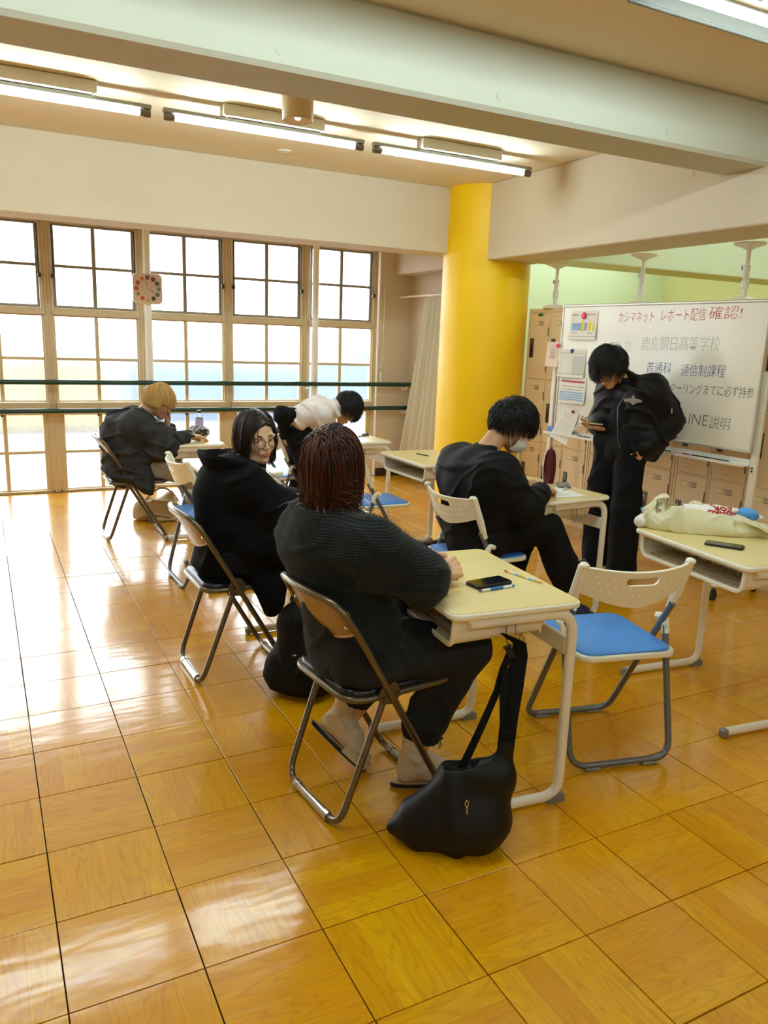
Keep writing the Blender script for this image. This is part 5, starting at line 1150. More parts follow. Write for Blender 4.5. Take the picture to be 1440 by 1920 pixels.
b = MB(); b.grid(hood, 48, 16, thick=0.012); b.build('hood', bpy.data.materials['black_hooded_fleece'], t)
b = MB(); p0 = g('neck')+add(0.05, -0.05, -0.02); b.tube([p0, p0+add(0.07, -0.035, -0.05), p0+add(0.12, -0.05, -0.12)], 0.0018, 6); b.build('zip_edge', M_metalgrey, jo)
tr = [cap(g('hipL'), g('knL'), 0.095, 0.075, 0.05), cap(g('hipR'), g('knR'), 0.095, 0.075, 0.05), cap(g('knL'), g('anL')+add(0, 0, 0.03), 0.075, 0.06, 0.03), cap(g('knR'), g('anR')+add(0, 0, 0.03), 0.075, 0.06, 0.03), cap(g('hipL'), g('hipR'), 0.105, None, 0.05)]
v, f = solid(tr, 0.008, 0.04, fold=(0.006, 26, 3)); shells('trousers', [(v, f)], M_blackc, t)
for s in 'LR':
    q = foot(J, s, (1, 0, 0), 1.08); v, f = solid(q, 0.006, 0.02); shells('shoe', [(v, f)], M_shoe, t)
eyes(H, t, look=(-0.35, 0.05)); brows(H, t, mat('brow_dark', (40, 26, 20), 0.7))
HM2 = hair_mat('dark_brown_hair', (24, 14, 12), (74, 44, 34), 0.33)
def part(p, t_, nr, rs):
    s = np.where(p[:, 1] > 0.014, 1.0, -1.0); fr = np.clip((p[:, 0]+0.02)/0.06, 0, 1)
    t_ = t_.copy(); t_[:, 1] += s*(0.50*fr+0.02); t_[:, 0] += np.where(s > 0, -0.16, -0.05)*fr; return t_
hair('hair', H, HM2, t, 3600, style=part, length=0.25, seg=14, off=(0.002, 0.013), grav=0.24, stiff=0.86, hem=-0.128, r=0.0011, seed=5, hairline=(0.066, 0.012, -0.06), collide=[((-0.014, -0.002, -0.02), (0.088, 0.082, 0.10)), ((0.016, 0, -0.030), (0.070, 0.074, 0.10))], jitter=0.03, clear=lambda x, y, z: (x > 0.062) & (y > -0.040) & (y < 0.075) & (z < 0.046))
gl = empty('glasses', (0, 0, 0), label='round thin dark-rimmed glasses worn by the hooded girl', cat='glasses'); M_rim = mat('dark_gunmetal_rim', (40, 36, 38), 0.25, 0.8)
for y in (-1, 1):
    c = np.array((0.112, y*0.033, -0.006)); b = MB(); b.tube([H.w(c+np.array((-0.006*abs(math.cos(a))*0.6, 0.0245*math.cos(a), 0.0225*math.sin(a)))) for a in [2*math.pi*i/28 for i in range(28)]], 0.0013, 6, closed=True); b.build('rim', M_rim, gl)
    b = MB(); b.tube([H.w(c+np.array((-0.004, y*0.0245, 0.006))), H.w((0.085, y*0.070, 0.003)), H.w((0.01, y*0.080, 0.004)), H.w((-0.012, y*0.080, -0.010))], 0.0012, 6); b.build('temple', M_rim, gl)
b = MB(); b.tube([H.w((0.1135, 0.0095, 0.0)), H.w((0.116, 0, 0.003)), H.w((0.1135, -0.0095, 0.0))], 0.0011, 6); b.build('bridge', M_rim, gl)

# ---- blond student in washed black denim, hand at the mouth
J = dict(fwd=add(1, 0, 0), pelvis=add(0.825, 4.245, 0.540), chest=add(0.835, 4.235, 0.770), neck=add(0.945, 4.215, 0.900), shL=add(0.905, 4.395, 0.850), shR=add(0.880, 4.060, 0.840),
         elL=add(1.110, 4.36, 0.735), wrL=add(1.120, 4.245, 0.800), elR=add(1.055, 4.010, 0.715), wrR=add(1.245, 4.090, 0.745), hipL=add(0.84, 4.34, 0.52), hipR=add(0.84, 4.16, 0.52),
         knL=add(1.27, 4.35, 0.49), knR=add(1.27, 4.14, 0.49), anL=add(1.36, 4.34, 0.10), anR=add(1.36, 4.12, 0.10))
g = lambda k: J[k]
H = Head((1.058, 4.205, 0.990), -10, 30, 0, 0.96)
hr = hand(J['wrR'], (1, 0.15, -0.02), (0, 0, 1), 1, (0.15, 0.2, 0.3, 0.35), (0.5, 0.3), 0.95); hl = hand(J['wrL'], (0.10, -0.15, 1.0), (0.9, 0.2, 0), 1, (0.12, 0.15, 0.55, 0.7), (0.4, 0.6), 0.95)
t, bd_ = person('blond student with a bowl cut in washed black denim jacket, hand at the mouth', J, H, SK2, [hr, hl], 1.0, extra=foot(J, 'L', (1, 0, 0))+foot(J, 'R', (1, 0, 0)))
jk = [cap(g('pelvis')+add(-0.03, 0, -0.02), g('chest')+add(-0.035, 0, -0.02), 0.150, 0.170, 0.06, (J['fwd'], 0.86)), cap(g('shL')*0.85+g('chest')*0.15, g('shR')*0.85+g('chest')*0.15, 0.092, None, 0.07), cap(g('chest')+add(0.02, 0, 0.04), g('neck')+add(-0.02, 0, -0.03), 0.10, 0.072, 0.05),
      cap(g('shR')*0.9+g('chest')*0.1+add(-0.02, 0, -0.04), g('hipR')+add(-0.02, -0.01, 0.0), 0.090, 0.115, 0.07), cap(g('shL')*0.9+g('chest')*0.1+add(-0.02, 0, -0.04), g('hipL')+add(-0.02, 0.01, 0.0), 0.090, 0.115, 0.07), cap(g('shR'), g('elR'), 0.092, 0.086, 0.09), cap(g('elR'), g('wrR')*0.88+g('elR')*0.12, 0.082, 0.056, 0.05), cap(g('elR')+add(0, 0, -0.03), g('elR')+add(-0.05, 0, -0.07), 0.08, 0.07, 0.05), cap(g('shL'), g('elL'), 0.09, 0.08, 0.06), cap(g('elL'), g('wrL')*0.7+g('elL')*0.3, 0.070, 0.050, 0.05),
      cap(add(0.87, 4.10, 0.62), add(0.93, 4.03, 0.40), 0.105, 0.060, 0.06, ((0.2, -1, 0), 0.65)), cap(g('neck')+add(0.01, 0, 0.02), g('neck')+add(0.05, 0, 0.12), 0.062, None, 0.01, None, 'sub'), cap(g('wrR')*0.95+g('elR')*0.05, g('wrR')+nrm(g('wrR')-g('elR'))*0.06, 0.040, None, 0.006, None, 'sub'),
      ell(g('neck')+add(-0.035, 0, 0.0), (0.055, 0.09, 0.035), rot_az(0, -20), 0.02)]
v, f = solid(jk, 0.007, 0.05, fold=(0.016, 32, 21, (0.3, 0.1, 1.0))); shells('denim_jacket', [(v, f)], M_denim, t)
tr = [cap(g('hipL'), g('knL'), 0.10, 0.09, 0.05), cap(g('hipR'), g('knR'), 0.10, 0.09, 0.05), cap(g('knL'), g('anL')+add(0, 0, 0.02), 0.09, 0.085, 0.03), cap(g('knR'), g('anR')+add(0, 0, 0.02), 0.09, 0.085, 0.03), cap(g('hipL'), g('hipR'), 0.105, None, 0.05)]
v, f = solid(tr, 0.007, 0.04, fold=(0.012, 22, 31, (0.7, 0.1, 0.6))); shells('trousers', [(v, f)], M_greytr, t)
for s in 'LR':
    q = foot(J, s, (1, 0, 0), 1.08); v, f = solid(q, 0.006, 0.02); shells('shoe', [(v, f)], M_shoe, t)
eyes(H, t); brows(H, t, mat('brow_brown', (70, 48, 30), 0.7))
HM3 = hair_mat('blond_hair', (206, 158, 84), (240, 206, 136), 0.35)
def bowl(p, t_, nr, rs): t_ = t_.copy(); t_[:, 0] += 0.05; return t_
hair('hair', H, HM3, t, 2600, style=bowl, length=0.20, seg=12, off=(0.003, 0.018), grav=0.22, stiff=0.86, hem=lambda nx, rs: np.where(nx[:, 0] > 0.03, 0.006, -0.045-0.25*np.clip(0.03-nx[:, 0], 0, 0.12)), r=0.0012, seed=8, hairline=(0.060, 0.0, -0.07), collide=[((-0.002, 0, -0.01), (0.092, 0.082, 0.09))], jitter=0.05)

# ---- masked boy writing
J = dict(fwd=add(1, -0.05, 0), pelvis=add(2.105, 1.640, 0.540), chest=add(2.075, 1.640, 0.800), neck=add(2.165, 1.645, 0.955), shL=add(2.110, 1.805, 0.885), shR=add(2.120, 1.465, 0.880),
         elL=add(2.36, 1.87, 0.745), wrL=add(2.52, 1.80, 0.745), elR=add(2.255, 1.420, 0.705), wrR=add(2.475, 1.560, 0.755), hipL=add(2.12, 1.73, 0.525), hipR=add(2.12, 1.55, 0.525),
         knL=add(2.50, 1.74, 0.50), knR=add(2.515, 1.565, 0.545), anL=add(2.42, 1.75, 0.10), anR=add(2.655, 1.500, 0.165))
g = lambda k: J[k]
H = Head((2.300, 1.640, 1.075), -26, 32, 0, 0.98)
hr = hand(J['wrR'], (0.9, 0.25, -0.15), (0, -0.35, 0.9), 1, (0.6, 0.7, 0.8, 0.85), (0.3, 0.7), 0.95); hl = hand(J['wrL'], (0.9, -0.4, 0), (0, 0, 1), -1, (0.2, 0.2, 0.25, 0.3), (0.5, 0.4), 0.95)
t, bd_ = person('masked boy with messy black hair in black coach jacket, writing at a desk', J, H, SK2, [hr, hl], 1.0, extra=foot(J, 'L', (1, 0, 0)))
jk = [cap(g('pelvis')+add(-0.01, 0, -0.02), g('chest')+add(-0.01, 0, -0.02), 0.148, 0.148, 0.06, (J['fwd'], 0.84)), cap(g('shL')*0.85+g('chest')*0.15, g('shR')*0.85+g('chest')*0.15, 0.080, None, 0.09), cap(g('chest')+add(0.02, 0, 0.05), g('neck')+add(-0.01, 0, -0.03), 0.10, 0.070, 0.08), cap(g('shR')*0.9+g('chest')*0.1+add(-0.03, 0, -0.05), g('hipR')+add(0.01, 0, 0.02), 0.088, 0.094, 0.08), cap(g('shL')*0.9+g('chest')*0.1+add(-0.03, 0, -0.05), g('hipL')+add(0.01, 0, 0.02), 0.088, 0.094, 0.08), cap(g('shL')*0.7+g('chest')*0.3+add(-0.03, 0, -0.05), g('shR')*0.7+g('chest')*0.3+add(-0.015, 0, -0.05), 0.084, None, 0.08),
      cap(g('shR'), g('elR'), 0.076, 0.078, 0.10), cap(g('elR'), g('wrR')*0.86+g('elR')*0.14, 0.078, 0.052, 0.05), cap(g('shL'), g('elL'), 0.08, 0.075, 0.06), cap(g('elL'), g('wrL')*0.88+g('elL')*0.12, 0.070, 0.050, 0.05), ell(g('neck')+add(-0.02, 0, 0.008), (0.075, 0.082, 0.034), rot_az(0, -22), 0.012),
      cap(g('neck')+add(0.01, 0, 0.01), g('neck')+add(0.06, 0, 0.12), 0.058, None, 0.008, None, 'sub'), cap(g('wrR')*0.94+g('elR')*0.06, g('wrR')+nrm(g('wrR')-g('elR'))*0.06, 0.038, None, 0.006, None, 'sub')]
v, f = solid(jk, 0.0065, 0.05, fold=(0.009, 30, 41, (0.3, 0.4, 0.6))); jo = shells('jacket', [(v, f)], M_blacknyl, t)
tr = [cap(g('hipL'), g('knL'), 0.095, 0.080, 0.05), cap(g('hipR'), g('knR'), 0.100, 0.085, 0.05), cap(g('knL'), g('anL')+add(0, 0, 0.03), 0.078, 0.068, 0.03), cap(g('knR'), g('anR')+add(-0.01, 0.0, 0.10), 0.084, 0.088, 0.03), cap(g('hipL'), g('hipR'), 0.105, None, 0.05), cap(g('anR')+add(0.0, 0, 0.045), g('anR')+add(0.03, 0, -0.08), 0.075, None, 0.01, None, 'sub')]
v, f = solid(tr, 0.007, 0.04, fold=(0.006, 20, 51, (0.9, 0.1, 0.3))); shells('trousers', [(v, f)], M_blackc, t)
q = [cap(g('anR')+add(-0.005, 0.005, 0.05), g('anR')+add(0.005, 0, -0.02), 0.036, 0.036, 0.02), cap(g('anR')+add(-0.02, 0, -0.04), g('anR')+add(0.10, -0.02, -0.085), 0.038, 0.030, 0.03)]; v, f = solid(q, 0.005, 0.02); shells('sock', [(v, f)], M_bsock, t)
q = [cap(g('anR')+add(-0.02, 0, -0.06), g('anR')+add(0.13, -0.025, -0.110), 0.042, 0.034, 0.03, ((0, 0, 1), 0.75))]; v, f = solid(q, 0.005, 0.02); shells('shoe', [(v, f)], M_shoe, t)
v, f = solid(foot(J, 'L', (1, 0, 0), 1.08), 0.006, 0.02); shells('shoe', [(v, f)], M_shoe, t)
eyes(H, t); brows(H, t, bpy.data.materials['brow_dark'])
HM4 = hair_mat('black_hair', (10, 9, 10), (34, 28, 26), 0.4)
def fringe(p, t_, nr, rs): t_ = t_.copy(); t_[:, 0] += 0.06+0.08*np.clip(p[:, 0]/0.08, 0, 1); t_ += rs.normal(0, 0.02, t_.shape); return t_
hair('hair', H, HM4, t, 2600, style=fringe, length=0.100, seg=9, off=(0.006, 0.026), grav=0.12, stiff=0.9, r=0.0014, seed=11, hairline=(0.055, 0.020, -0.050), collide=[((-0.008, 0, 0.034), (0.104, 0.085, 0.100))], jitter=0.16)
mk = MB()
def mask(u, v_):
    a = (u-0.5)*2.4; z = -0.005-0.100*v_; bul = 0.030*math.sin(math.pi*v_)*math.cos(a*0.6)
    rx = 0.100+bul+0.012*math.cos(a)**2*(1-v_); 
    return tuple(H.w((0.012+(rx-0.012)*math.cos(a*0.93), (0.068+bul*0.3)*math.sin(a*0.93), z-0.012*abs(u-0.5)*(1-2*v_))))
mk.grid(mask, 20, 12, thick=0.0016); mo = mk.build('face_mask', mat('white_mask', (226, 224, 214), 0.8, bump=(40, 0.2, 0.003)), t)
for y in (-1, 1):
    b = MB(); b.tube([mask(0.5+y*0.48, 0.05), tuple(H.w((0.018, y*0.082, 0.022))), tuple(H.w((-0.012, y*0.088, 0.022)))], 0.0016, 6); b.tube([mask(0.5+y*0.48, 0.93), tuple(H.w((0.004, y*0.083, -0.040))), tuple(H.w((-0.018, y*0.088, 0.005)))], 0.0016, 6); b.build('ear_loop', bpy.data.materials['white_mask'], mo)
b = MB(); Mx = frame((2.058, 1.492, 0.872), (0.60, -0.55, 0.05), (0.1, 0.12, 1.0)); b.add([(-0.026, -0.022, 0), (0.022, -0.024, 0), (0.004, 0.030, 0), (-0.026, -0.022, 0.004), (0.022, -0.024, 0.004), (0.004, 0.030, 0.004)], [(2, 1, 0), (3, 4, 5), (0, 1, 4, 3), (1, 2, 5, 4), (2, 0, 3, 5)], Mx); b.build('triangle_patch', mat('grey_patch', (150, 148, 152), 0.6), jo, smooth=False)

# ---- standing boy looking at his phone
J = dict(fwd=add(-0.99, 0.12, 0), pelvis=add(3.610, 2.200, 0.880), chest=add(3.650, 2.180, 1.120), neck=add(3.600, 2.205, 1.285), shL=add(3.660, 2.040, 1.235), shR=add(3.610, 2.330, 1.245),
         elL=add(3.800, 2.010, 1.030), wrL=add(3.630, 2.010, 0.868), elR=add(3.590, 2.390, 1.000), wrR=add(3.455, 2.260, 0.975), hipL=add(3.61, 2.115, 0.86), hipR=add(3.60, 2.295, 0.86),
         knL=add(3.590, 2.095, 0.47), knR=add(3.580, 2.31, 0.47), anL=add(3.610, 2.095, 0.09), anR=add(3.600, 2.32, 0.09))
g = lambda k: J[k]
H = Head((3.490, 2.245, 1.360), 160, 42, 0, 1.0)
hr = hand(J['wrR'], (-0.85, 0.25, 0.05), (-0.1, 0.05, -1.0), 1, (0.42, 0.42, 0.46, 0.5), (0.5, 0.6), 0.95); hl = hand(J['wrL'], (-0.7, 0.15, -0.6), (0.2, -1, 0.2), 1, (0.4, 0.4, 0.4, 0.4), (0.5, 0.4), 0.95)
t, bd_ = person('standing boy in black bomber jacket looking down at his phone by the whiteboard', J, H, SK2, [hr, hl], 1.0, extra=foot(J, 'L', (-1, 0.1, 0))+foot(J, 'R', (-1, 0.1, 0)))
jk = [cap(g('pelvis')+add(0.045, 0, 0.06), g('chest')+add(0.03, 0, -0.02), 0.140, 0.145, 0.06, (J['fwd'], 0.90)), cap(g('shL')*0.85+g('chest')*0.15, g('shR')*0.85+g('chest')*0.15, 0.090, None, 0.07), cap(g('chest')+add(-0.01, 0, 0.05), g('neck')+add(0.012, 0, -0.03), 0.11, 0.070, 0.05),
      cap(g('shL')*0.85+g('chest')*0.15+add(0.01, 0, -0.05), add(3.66, 2.11, 0.93), 0.095, 0.105, 0.08), cap(g('shR')*0.85+g('chest')*0.15+add(0.01, 0, -0.05), add(3.65, 2.28, 0.93), 0.090, 0.095, 0.08), cap(g('shL'), g('elL'), 0.088, 0.088, 0.09), cap(g('elL'), g('wrL')*0.95+g('elL')*0.05, 0.088, 0.056, 0.05), cap(g('shR'), g('elR'), 0.090, 0.085, 0.06), cap(g('elR'), g('wrR')*0.8+g('elR')*0.2, 0.080, 0.052, 0.05), ell(g('neck')+add(0.018, -0.005, 0.012), (0.070, 0.078, 0.034), rot_az(160, -25), 0.012),
      cap(add(3.74, 2.08, 0.98), add(3.70, 2.10, 0.86), 0.11, 0.100, 0.06), cap(add(3.60, 2.30, 1.18), add(3.60, 2.30, 0.90), 0.08, 0.06, 0.05), cap(add(3.64, 2.12, 0.89), add(3.64, 2.24, 0.89), 0.125, None, 0.05), cap(g('neck')+add(-0.02, 0, 0.02), g('neck')+add(-0.06, 0.02, 0.12), 0.056, None, 0.008, None, 'sub')]
v, f = solid([cap(g('pelvis')+add(0.01, 0, -0.05), g('chest')+add(-0.02, 0, -0.02), 0.125, 0.120, 0.04)], 0.01, 0.03); shells('dark_shirt', [(v, f)], M_blackc, t)
v, f = solid(jk, 0.0075, 0.05, fold=(0.014, 30, 61, (0.3, 0.1, 1.0)), post=lambda D, X, Y, Z: np.maximum(D, 0.800-0.25*(X-3.62)-Z)); jo = shells('bomber_jacket', [(v, f)], mat('black_bomber', (8, 8, 10), 0.55, spec=0.3, bump=(90, 0.3, 0.001)), t)
tr = [cap(g('hipL'), g('knL'), 0.100, 0.092, 0.05), cap(g('hipR'), g('knR'), 0.100, 0.092, 0.05), cap(g('knL'), g('anL')+add(0, 0, -0.03), 0.092, 0.098, 0.03), cap(g('knR'), g('anR')+add(0, 0, -0.03), 0.092, 0.098, 0.03), cap(g('hipL')+add(0, 0, 0.05), g('hipR')+add(0, 0, 0.05), 0.112, None, 0.05)]
v, f = solid(tr, 0.008, 0.04, fold=(0.010, 18, 71, (0.6, 0.6, 0.3)), post=lambda D, X, Y, Z: np.maximum(D, 0.035-Z)); shells('wide_trousers', [(v, f)], mat('black_wide_trousers', (10, 11, 16), 0.8, spec=0.25, bump=(300, 0.3, 0.0006)), t)
for s in 'LR':
    v, f = solid(foot(J, s, (-1, 0.1, 0), 1.05), 0.006, 0.02); shells('shoe', [(v, f)], M_shoe, t)
eyes(H, t); brows(H, t, bpy.data.materials['brow_dark'])
hair('hair', H, HM4, t, 2600, style=fringe, length=0.135, seg=10, off=(0.004, 0.022), grav=0.10, stiff=0.9, r=0.0012, seed=13, hairline=(0.058, 0.016, -0.055), collide=[((-0.002, 0, 0.02), (0.098, 0.084, 0.095))], jitter=0.07)
M_silver = mat('silver_badge', (170, 170, 160), 0.4, 0.3)
b = MB(); Mx = frame((3.525, 2.055, 1.165), (0.80, -0.55, 0.0), (-0.15, -0.10, 1.0)); Q = Mx
for pts in ([(-0.055, -0.007), (-0.012, -0.010), (-0.012, 0.012), (-0.055, 0.006)], [(0.012, -0.010), (0.055, -0.007), (0.055, 0.006), (0.012, 0.012)], [(-0.020, -0.012), (0, -0.026), (0.020, -0.012), (0.013, 0.012), (0, 0.036), (-0.013, 0.012)]): b.prism(pts, -0.004, 0.012, Q)
b.build('winged_badge', M_silver, jo, smooth=False)
b = MB(); b.tube([(3.52, 2.115, 1.21), (3.475, 2.125, 1.12), (3.468, 2.110, 1.02), (3.470, 2.095, 0.92), (3.49, 2.080, 0.85)], 0.004, 6); b.build('zip', M_darkmetal, jo)
b = MB(); b.tube([(3.725, 1.925, 1.125), (3.725, 1.922, 1.095)], 0.004, 6); b.build('sleeve_zip', M_silver, jo)
ph = empty('phone', (3.395, 2.275, 1.000), label='phone in a pale case held by the standing boy', cat='phone'); R_ = frame((0, 0, 0), (-0.93, 0.36, 0.10), (0.36, 0.93, 0.0)) @ Matrix.Rotation(math.pi, 4, 'X')
b = MB(); b.prism(rrect(0.146, 0.072, 0.010, 4), 0.0, 0.009, R_, bev=0.002); b.build('phone_case', mat('cream_phone_case', (214, 196, 150), 0.4), ph)
b = MB(); b.prism(rrect(0.138, 0.066, 0.008, 4), 0.0085, 0.0100, R_); b.build('phone_screen', mat('phone_screen', (20, 22, 26), 0.08), ph)

# ---- boy in white tee bending over the window desk
J = dict(fwd=add(1, -0.1, 0), pelvis=add(2.020, 3.960, 0.770), chest=add(2.180, 3.950, 0.900), neck=add(2.340, 3.950, 0.965), shL=add(2.260, 4.110, 0.915), shR=add(2.150, 3.800, 0.920),
         elL=add(2.360, 4.160, 0.780), wrL=add(2.470, 4.06, 0.735), elR=add(1.840, 3.760, 0.930), wrR=add(1.90, 3.86, 0.780), hipL=add(2.02, 4.05, 0.75), hipR=add(2.02, 3.87, 0.75),
         knL=add(2.12, 4.05, 0.43), knR=add(2.12, 3.87, 0.43), anL=add(2.02, 4.06, 0.09), anR=add(2.02, 3.86, 0.09))
g = lambda k: J[k]
H = Head((2.435, 3.950, 0.955), -14, 56, 0, 0.97)
hr = hand(J['wrR'], (0.2, 0.3, -0.9), (-1, 0, 0), 1, (0.4, 0.4, 0.4, 0.4), (0.5, 0.4), 0.95); hl = hand(J['wrL'], (0.9, 0.1, -0.2), (0, 0, 1), -1, (0.2, 0.2, 0.25, 0.3), (0.5, 0.4), 0.95)
t, bd_ = person('boy in white tee over black long sleeves bending over the window desk', J, H, SK2, [hr, hl], 1.0, extra=foot(J, 'L', (1, 0, 0))+foot(J, 'R', (1, 0, 0)))
te = [cap(g('pelvis')+add(0.02, 0, 0.02), g('chest'), 0.135, 0.142, 0.06), cap(g('shL')*0.85+g('chest')*0.15, g('shR')*0.85+g('chest')*0.15, 0.085, None, 0.07), cap(g('chest'), g('neck')+add(-0.04, 0, -0.02), 0.12, 0.075, 0.05),
      cap(g('shR'), g('shR')*0.50+g('elR')*0.50, 0.088, 0.082, 0.05), cap(g('shL'), g('shL')*0.45+g('elL')*0.55, 0.08, 0.075, 0.05), cap(g('pelvis')+add(0.05, -0.03, -0.05), g('chest')+add(-0.04, -0.02, -0.10), 0.12, 0.09, 0.05), cap(g('neck')+add(0, 0, 0), g('neck')+add(0.09, 0, 0.02), 0.058, None, 0.008, None, 'sub')]
v, f = solid(te, 0.007, 0.05, fold=(0.017, 34, 83, (0.8, 0.1, 0.5))); shells('white_tee', [(v, f)], M_shirtw, t)
ls = [cap(g('shR'), g('elR'), 0.058, 0.052, 0.05), cap(g('elR'), g('wrR'), 0.052, 0.042, 0.05), cap(g('shL'), g('elL'), 0.06, 0.055, 0.05), cap(g('elL'), g('wrL'), 0.055, 0.042, 0.05)]
v, f = solid(ls[:2], 0.008, 0.04, fold=(0.007, 30, 9)); v2, f2 = solid(ls[2:], 0.008, 0.04, fold=(0.007, 30, 9)); shells('black_sleeve', [(v, f)], M_blackc, t); shells('black_sleeve', [(v2, f2)], M_blackc, t)
tr = [cap(g('hipL'), g('knL'), 0.105, 0.09, 0.05), cap(g('hipR'), g('knR'), 0.105, 0.09, 0.05), cap(g('knL'), g('anL'), 0.088, 0.08, 0.03), cap(g('knR'), g('anR'), 0.088, 0.08, 0.03), cap(g('hipL'), g('hipR'), 0.115, None, 0.05)]
v, f = solid(tr, 0.008, 0.04, fold=(0.008, 22, 91)); shells('trousers', [(v, f)], M_blackc, t)
for s in 'LR':
    v, f = solid(foot(J, s, (1, 0, 0), 1.05), 0.006, 0.02); shells('shoe', [(v, f)], M_shoe, t)
eyes(H, t); brows(H, t, bpy.data.materials['brow_dark'])
hair('hair', H, HM4, t, 2200, style=fringe, length=0.125, seg=9, off=(0.004, 0.020), grav=0.16, stiff=0.88, r=0.0014, seed=15, hairline=(0.056, 0.018, -0.05), collide=[((-0.002, 0, 0.02), (0.100, 0.086, 0.096))], jitter=0.08)
# ---------------------------------------------------------------- things on and around the desks
M_phone = mat('black_phone', (18, 18, 20), 0.3); M_screen = mat('dark_glass_screen', (14, 15, 20), 0.06, spec=0.7); M_blackbag = mat('black_leatherette', (7, 8, 9), 0.48, spec=0.35, bump=(150, 0.25, 0.0006)); M_strap = mat('black_webbing', (9, 9, 10), 0.75, spec=0.2)
M_canvas = mat('cream_canvas', (226, 220, 184), 0.85, bump=(500, 0.4, 0.0006)); M_beigebag = mat('beige_cloth', (196, 178, 142), 0.85, bump=(300, 0.3, 0.0008)); M_bpack = mat('black_backpack_nylon', (7, 7, 8), 0.7, spec=0.25, bump=(200, 0.3, 0.0008))
def phone(x, y, rz, label, z=0.7005, case=None, w=0.148, h=0.072, th=0.009, name='phone', cat='phone'):
    t = empty(name, (x, y, z), math.radians(rz), label=label, cat=cat); b = MB(); b.prism(rrect(w, h, 0.011, 5), 0.0, th, bev=0.0022); b.build('case', case or M_phone, t, ang=60)
    b = MB(); b.prism(rrect(w-0.008, h-0.008, 0.008, 5), th-0.0004, th+0.0006); b.build('screen', M_screen, t)
    b = MB(); b.cyl((w/2-0.012, 0.0, th+0.0006), (w/2-0.012, 0.0, th+0.0009), 0.003, 10); b.build('camera_dot', M_darkmetal, t); return t
phone(1.372, 0.445, 6, 'black phone beside the blue pen on the nearest desk', th=0.012)
def pen(x, y, rz, L, r, label, segs, name='pen', cat='pen', z=0.7005):
    t = empty(name, (x, y, z+r), math.radians(rz), label=label, cat=cat); p = -L/2
    for nm, l, r0, r1, m in segs: b = MB(); b.tube([(p, 0, 0), (p+l, 0, 0)], r, 10, radii=[r0, r1]); b.build(nm, m, t); p += l
    return t
m_wh = mat('pen_white', (226, 230, 232), 0.35); m_bl = mat('pen_blue', (30, 120, 200), 0.35); m_gr = mat('pen_grey', (90, 96, 104), 0.35, 0.3); m_yl = mat('pencil_yellow', (236, 180, 40), 0.5); m_or = mat('pencil_orange', (200, 84, 30), 0.6); m_pb = mat('pencil_pale_blue', (150, 200, 226), 0.5); m_wd = mat('pencil_wood', (214, 170, 110), 0.7)
pen(1.362, 0.388, 3, 0.146, 0.0048, 'blue and white mechanical pencil next to the black phone', [('tip', 0.012, 0.0012, 0.003, m_gr), ('grip', 0.034, 0.0045, 0.0048, m_wh), ('barrel', 0.052, 0.0048, 0.0048, m_bl), ('upper_barrel', 0.036, 0.0048, 0.0046, m_wh), ('button', 0.012, 0.0036, 0.0032, m_bl)], 'mechanical_pencil', 'pencil')
pen(1.527, 0.460, -78, 0.176, 0.0038, 'patterned yellow and blue pencil near the far edge of the nearest desk', [('eraser', 0.010, 0.0036, 0.0038, m_or), ('ferrule', 0.012, 0.004, 0.004, m_yl), ('barrel', 0.028, 0.0038, 0.0038, m_wh), ('barrel', 0.018, 0.0038, 0.0038, m_pb), ('barrel', 0.022, 0.0038, 0.0038, m_yl), ('barrel', 0.020, 0.0038, 0.0038, m_wh), ('barrel', 0.026, 0.0038, 0.0038, m_pb), ('barrel', 0.016, 0.0038, 0.0038, m_yl), ('sharpened_tip', 0.018, 0.0038, 0.0006, m_wd)], 'pencil', 'pencil')
pen(2.641, 3.105, -75, 0.125, 0.004, 'black pen lying alone on the desk by the yellow column', [('tip', 0.01, 0.001, 0.003, m_gr), ('barrel', 0.095, 0.004, 0.004, M_phone), ('button', 0.02, 0.003, 0.003, M_phone)])
pen(2.690, 4.17, 20, 0.10, 0.004, 'small dark pen on the desk by the windows', [('barrel', 0.09, 0.004, 0.004, m_gr), ('tip', 0.01, 0.003, 0.001, m_gr)])
# tablet and sheets on the desk of the hooded girl
t = phone(1.385, 1.475, 2, 'black tablet at the near corner of the desk behind the knit sweater', z=0.7005, w=0.170, h=0.110, th=0.008, name='tablet', cat='tablet')
def sheet(x, y, rz, w, h, label, z, mlines=0):
    t = empty('worksheet', (x, y, z), math.radians(rz), label=label, cat='paper', group='papers lying on the desks'); b = MB()
    b.grid(lambda u, v: ((u-.5)*w, (v-.5)*h, 0.0008+0.003*max(0, u-0.75)**1.5), 6, 2, thick=0.0005); b.build('sheet', M_paper, t)
    if mlines:
        b = MB()
        for k in range(mlines): yy = (0.4-0.8*k/mlines)*h; b.box(((-0.1-0.02*(k % 3))*w, yy, 0.0013), (w*(0.55-0.05*(k % 3)), 0.0016, 0.0003))
        o = b.build('printed_lines', M_pline, t); o['kind'] = 'stuff'
    return t
sheet(1.28, 1.64, 4, 0.30, 0.21, 'white paper on the desk behind the brown bob', 0.7005, 6)
sheet(2.60, 1.90, 12, 0.30, 0.36, 'white paper sheet under the masked boy arm, the farther one', 0.7005, 8); sheet(2.665, 1.655, -8, 0.21, 0.20, 'printed white paper under the writing hand, the nearer one', 0.7012, 10)
phone(2.845, 1.840, 55, 'grey calculator like phone beside the red pouch', case=mat('grey_case', (100, 104, 108), 0.4))
b = MB(); b.box((0, 0, 0.007), (0.040, 0.018, 0.013), bev=0.004); o = b.build('eraser', mat('eraser_white', (206, 208, 200), 0.6), loc=(2.757, 1.722, 0.7022), rz=0.5); tagp(o, 'small grey white eraser on the printed paper', 'eraser')
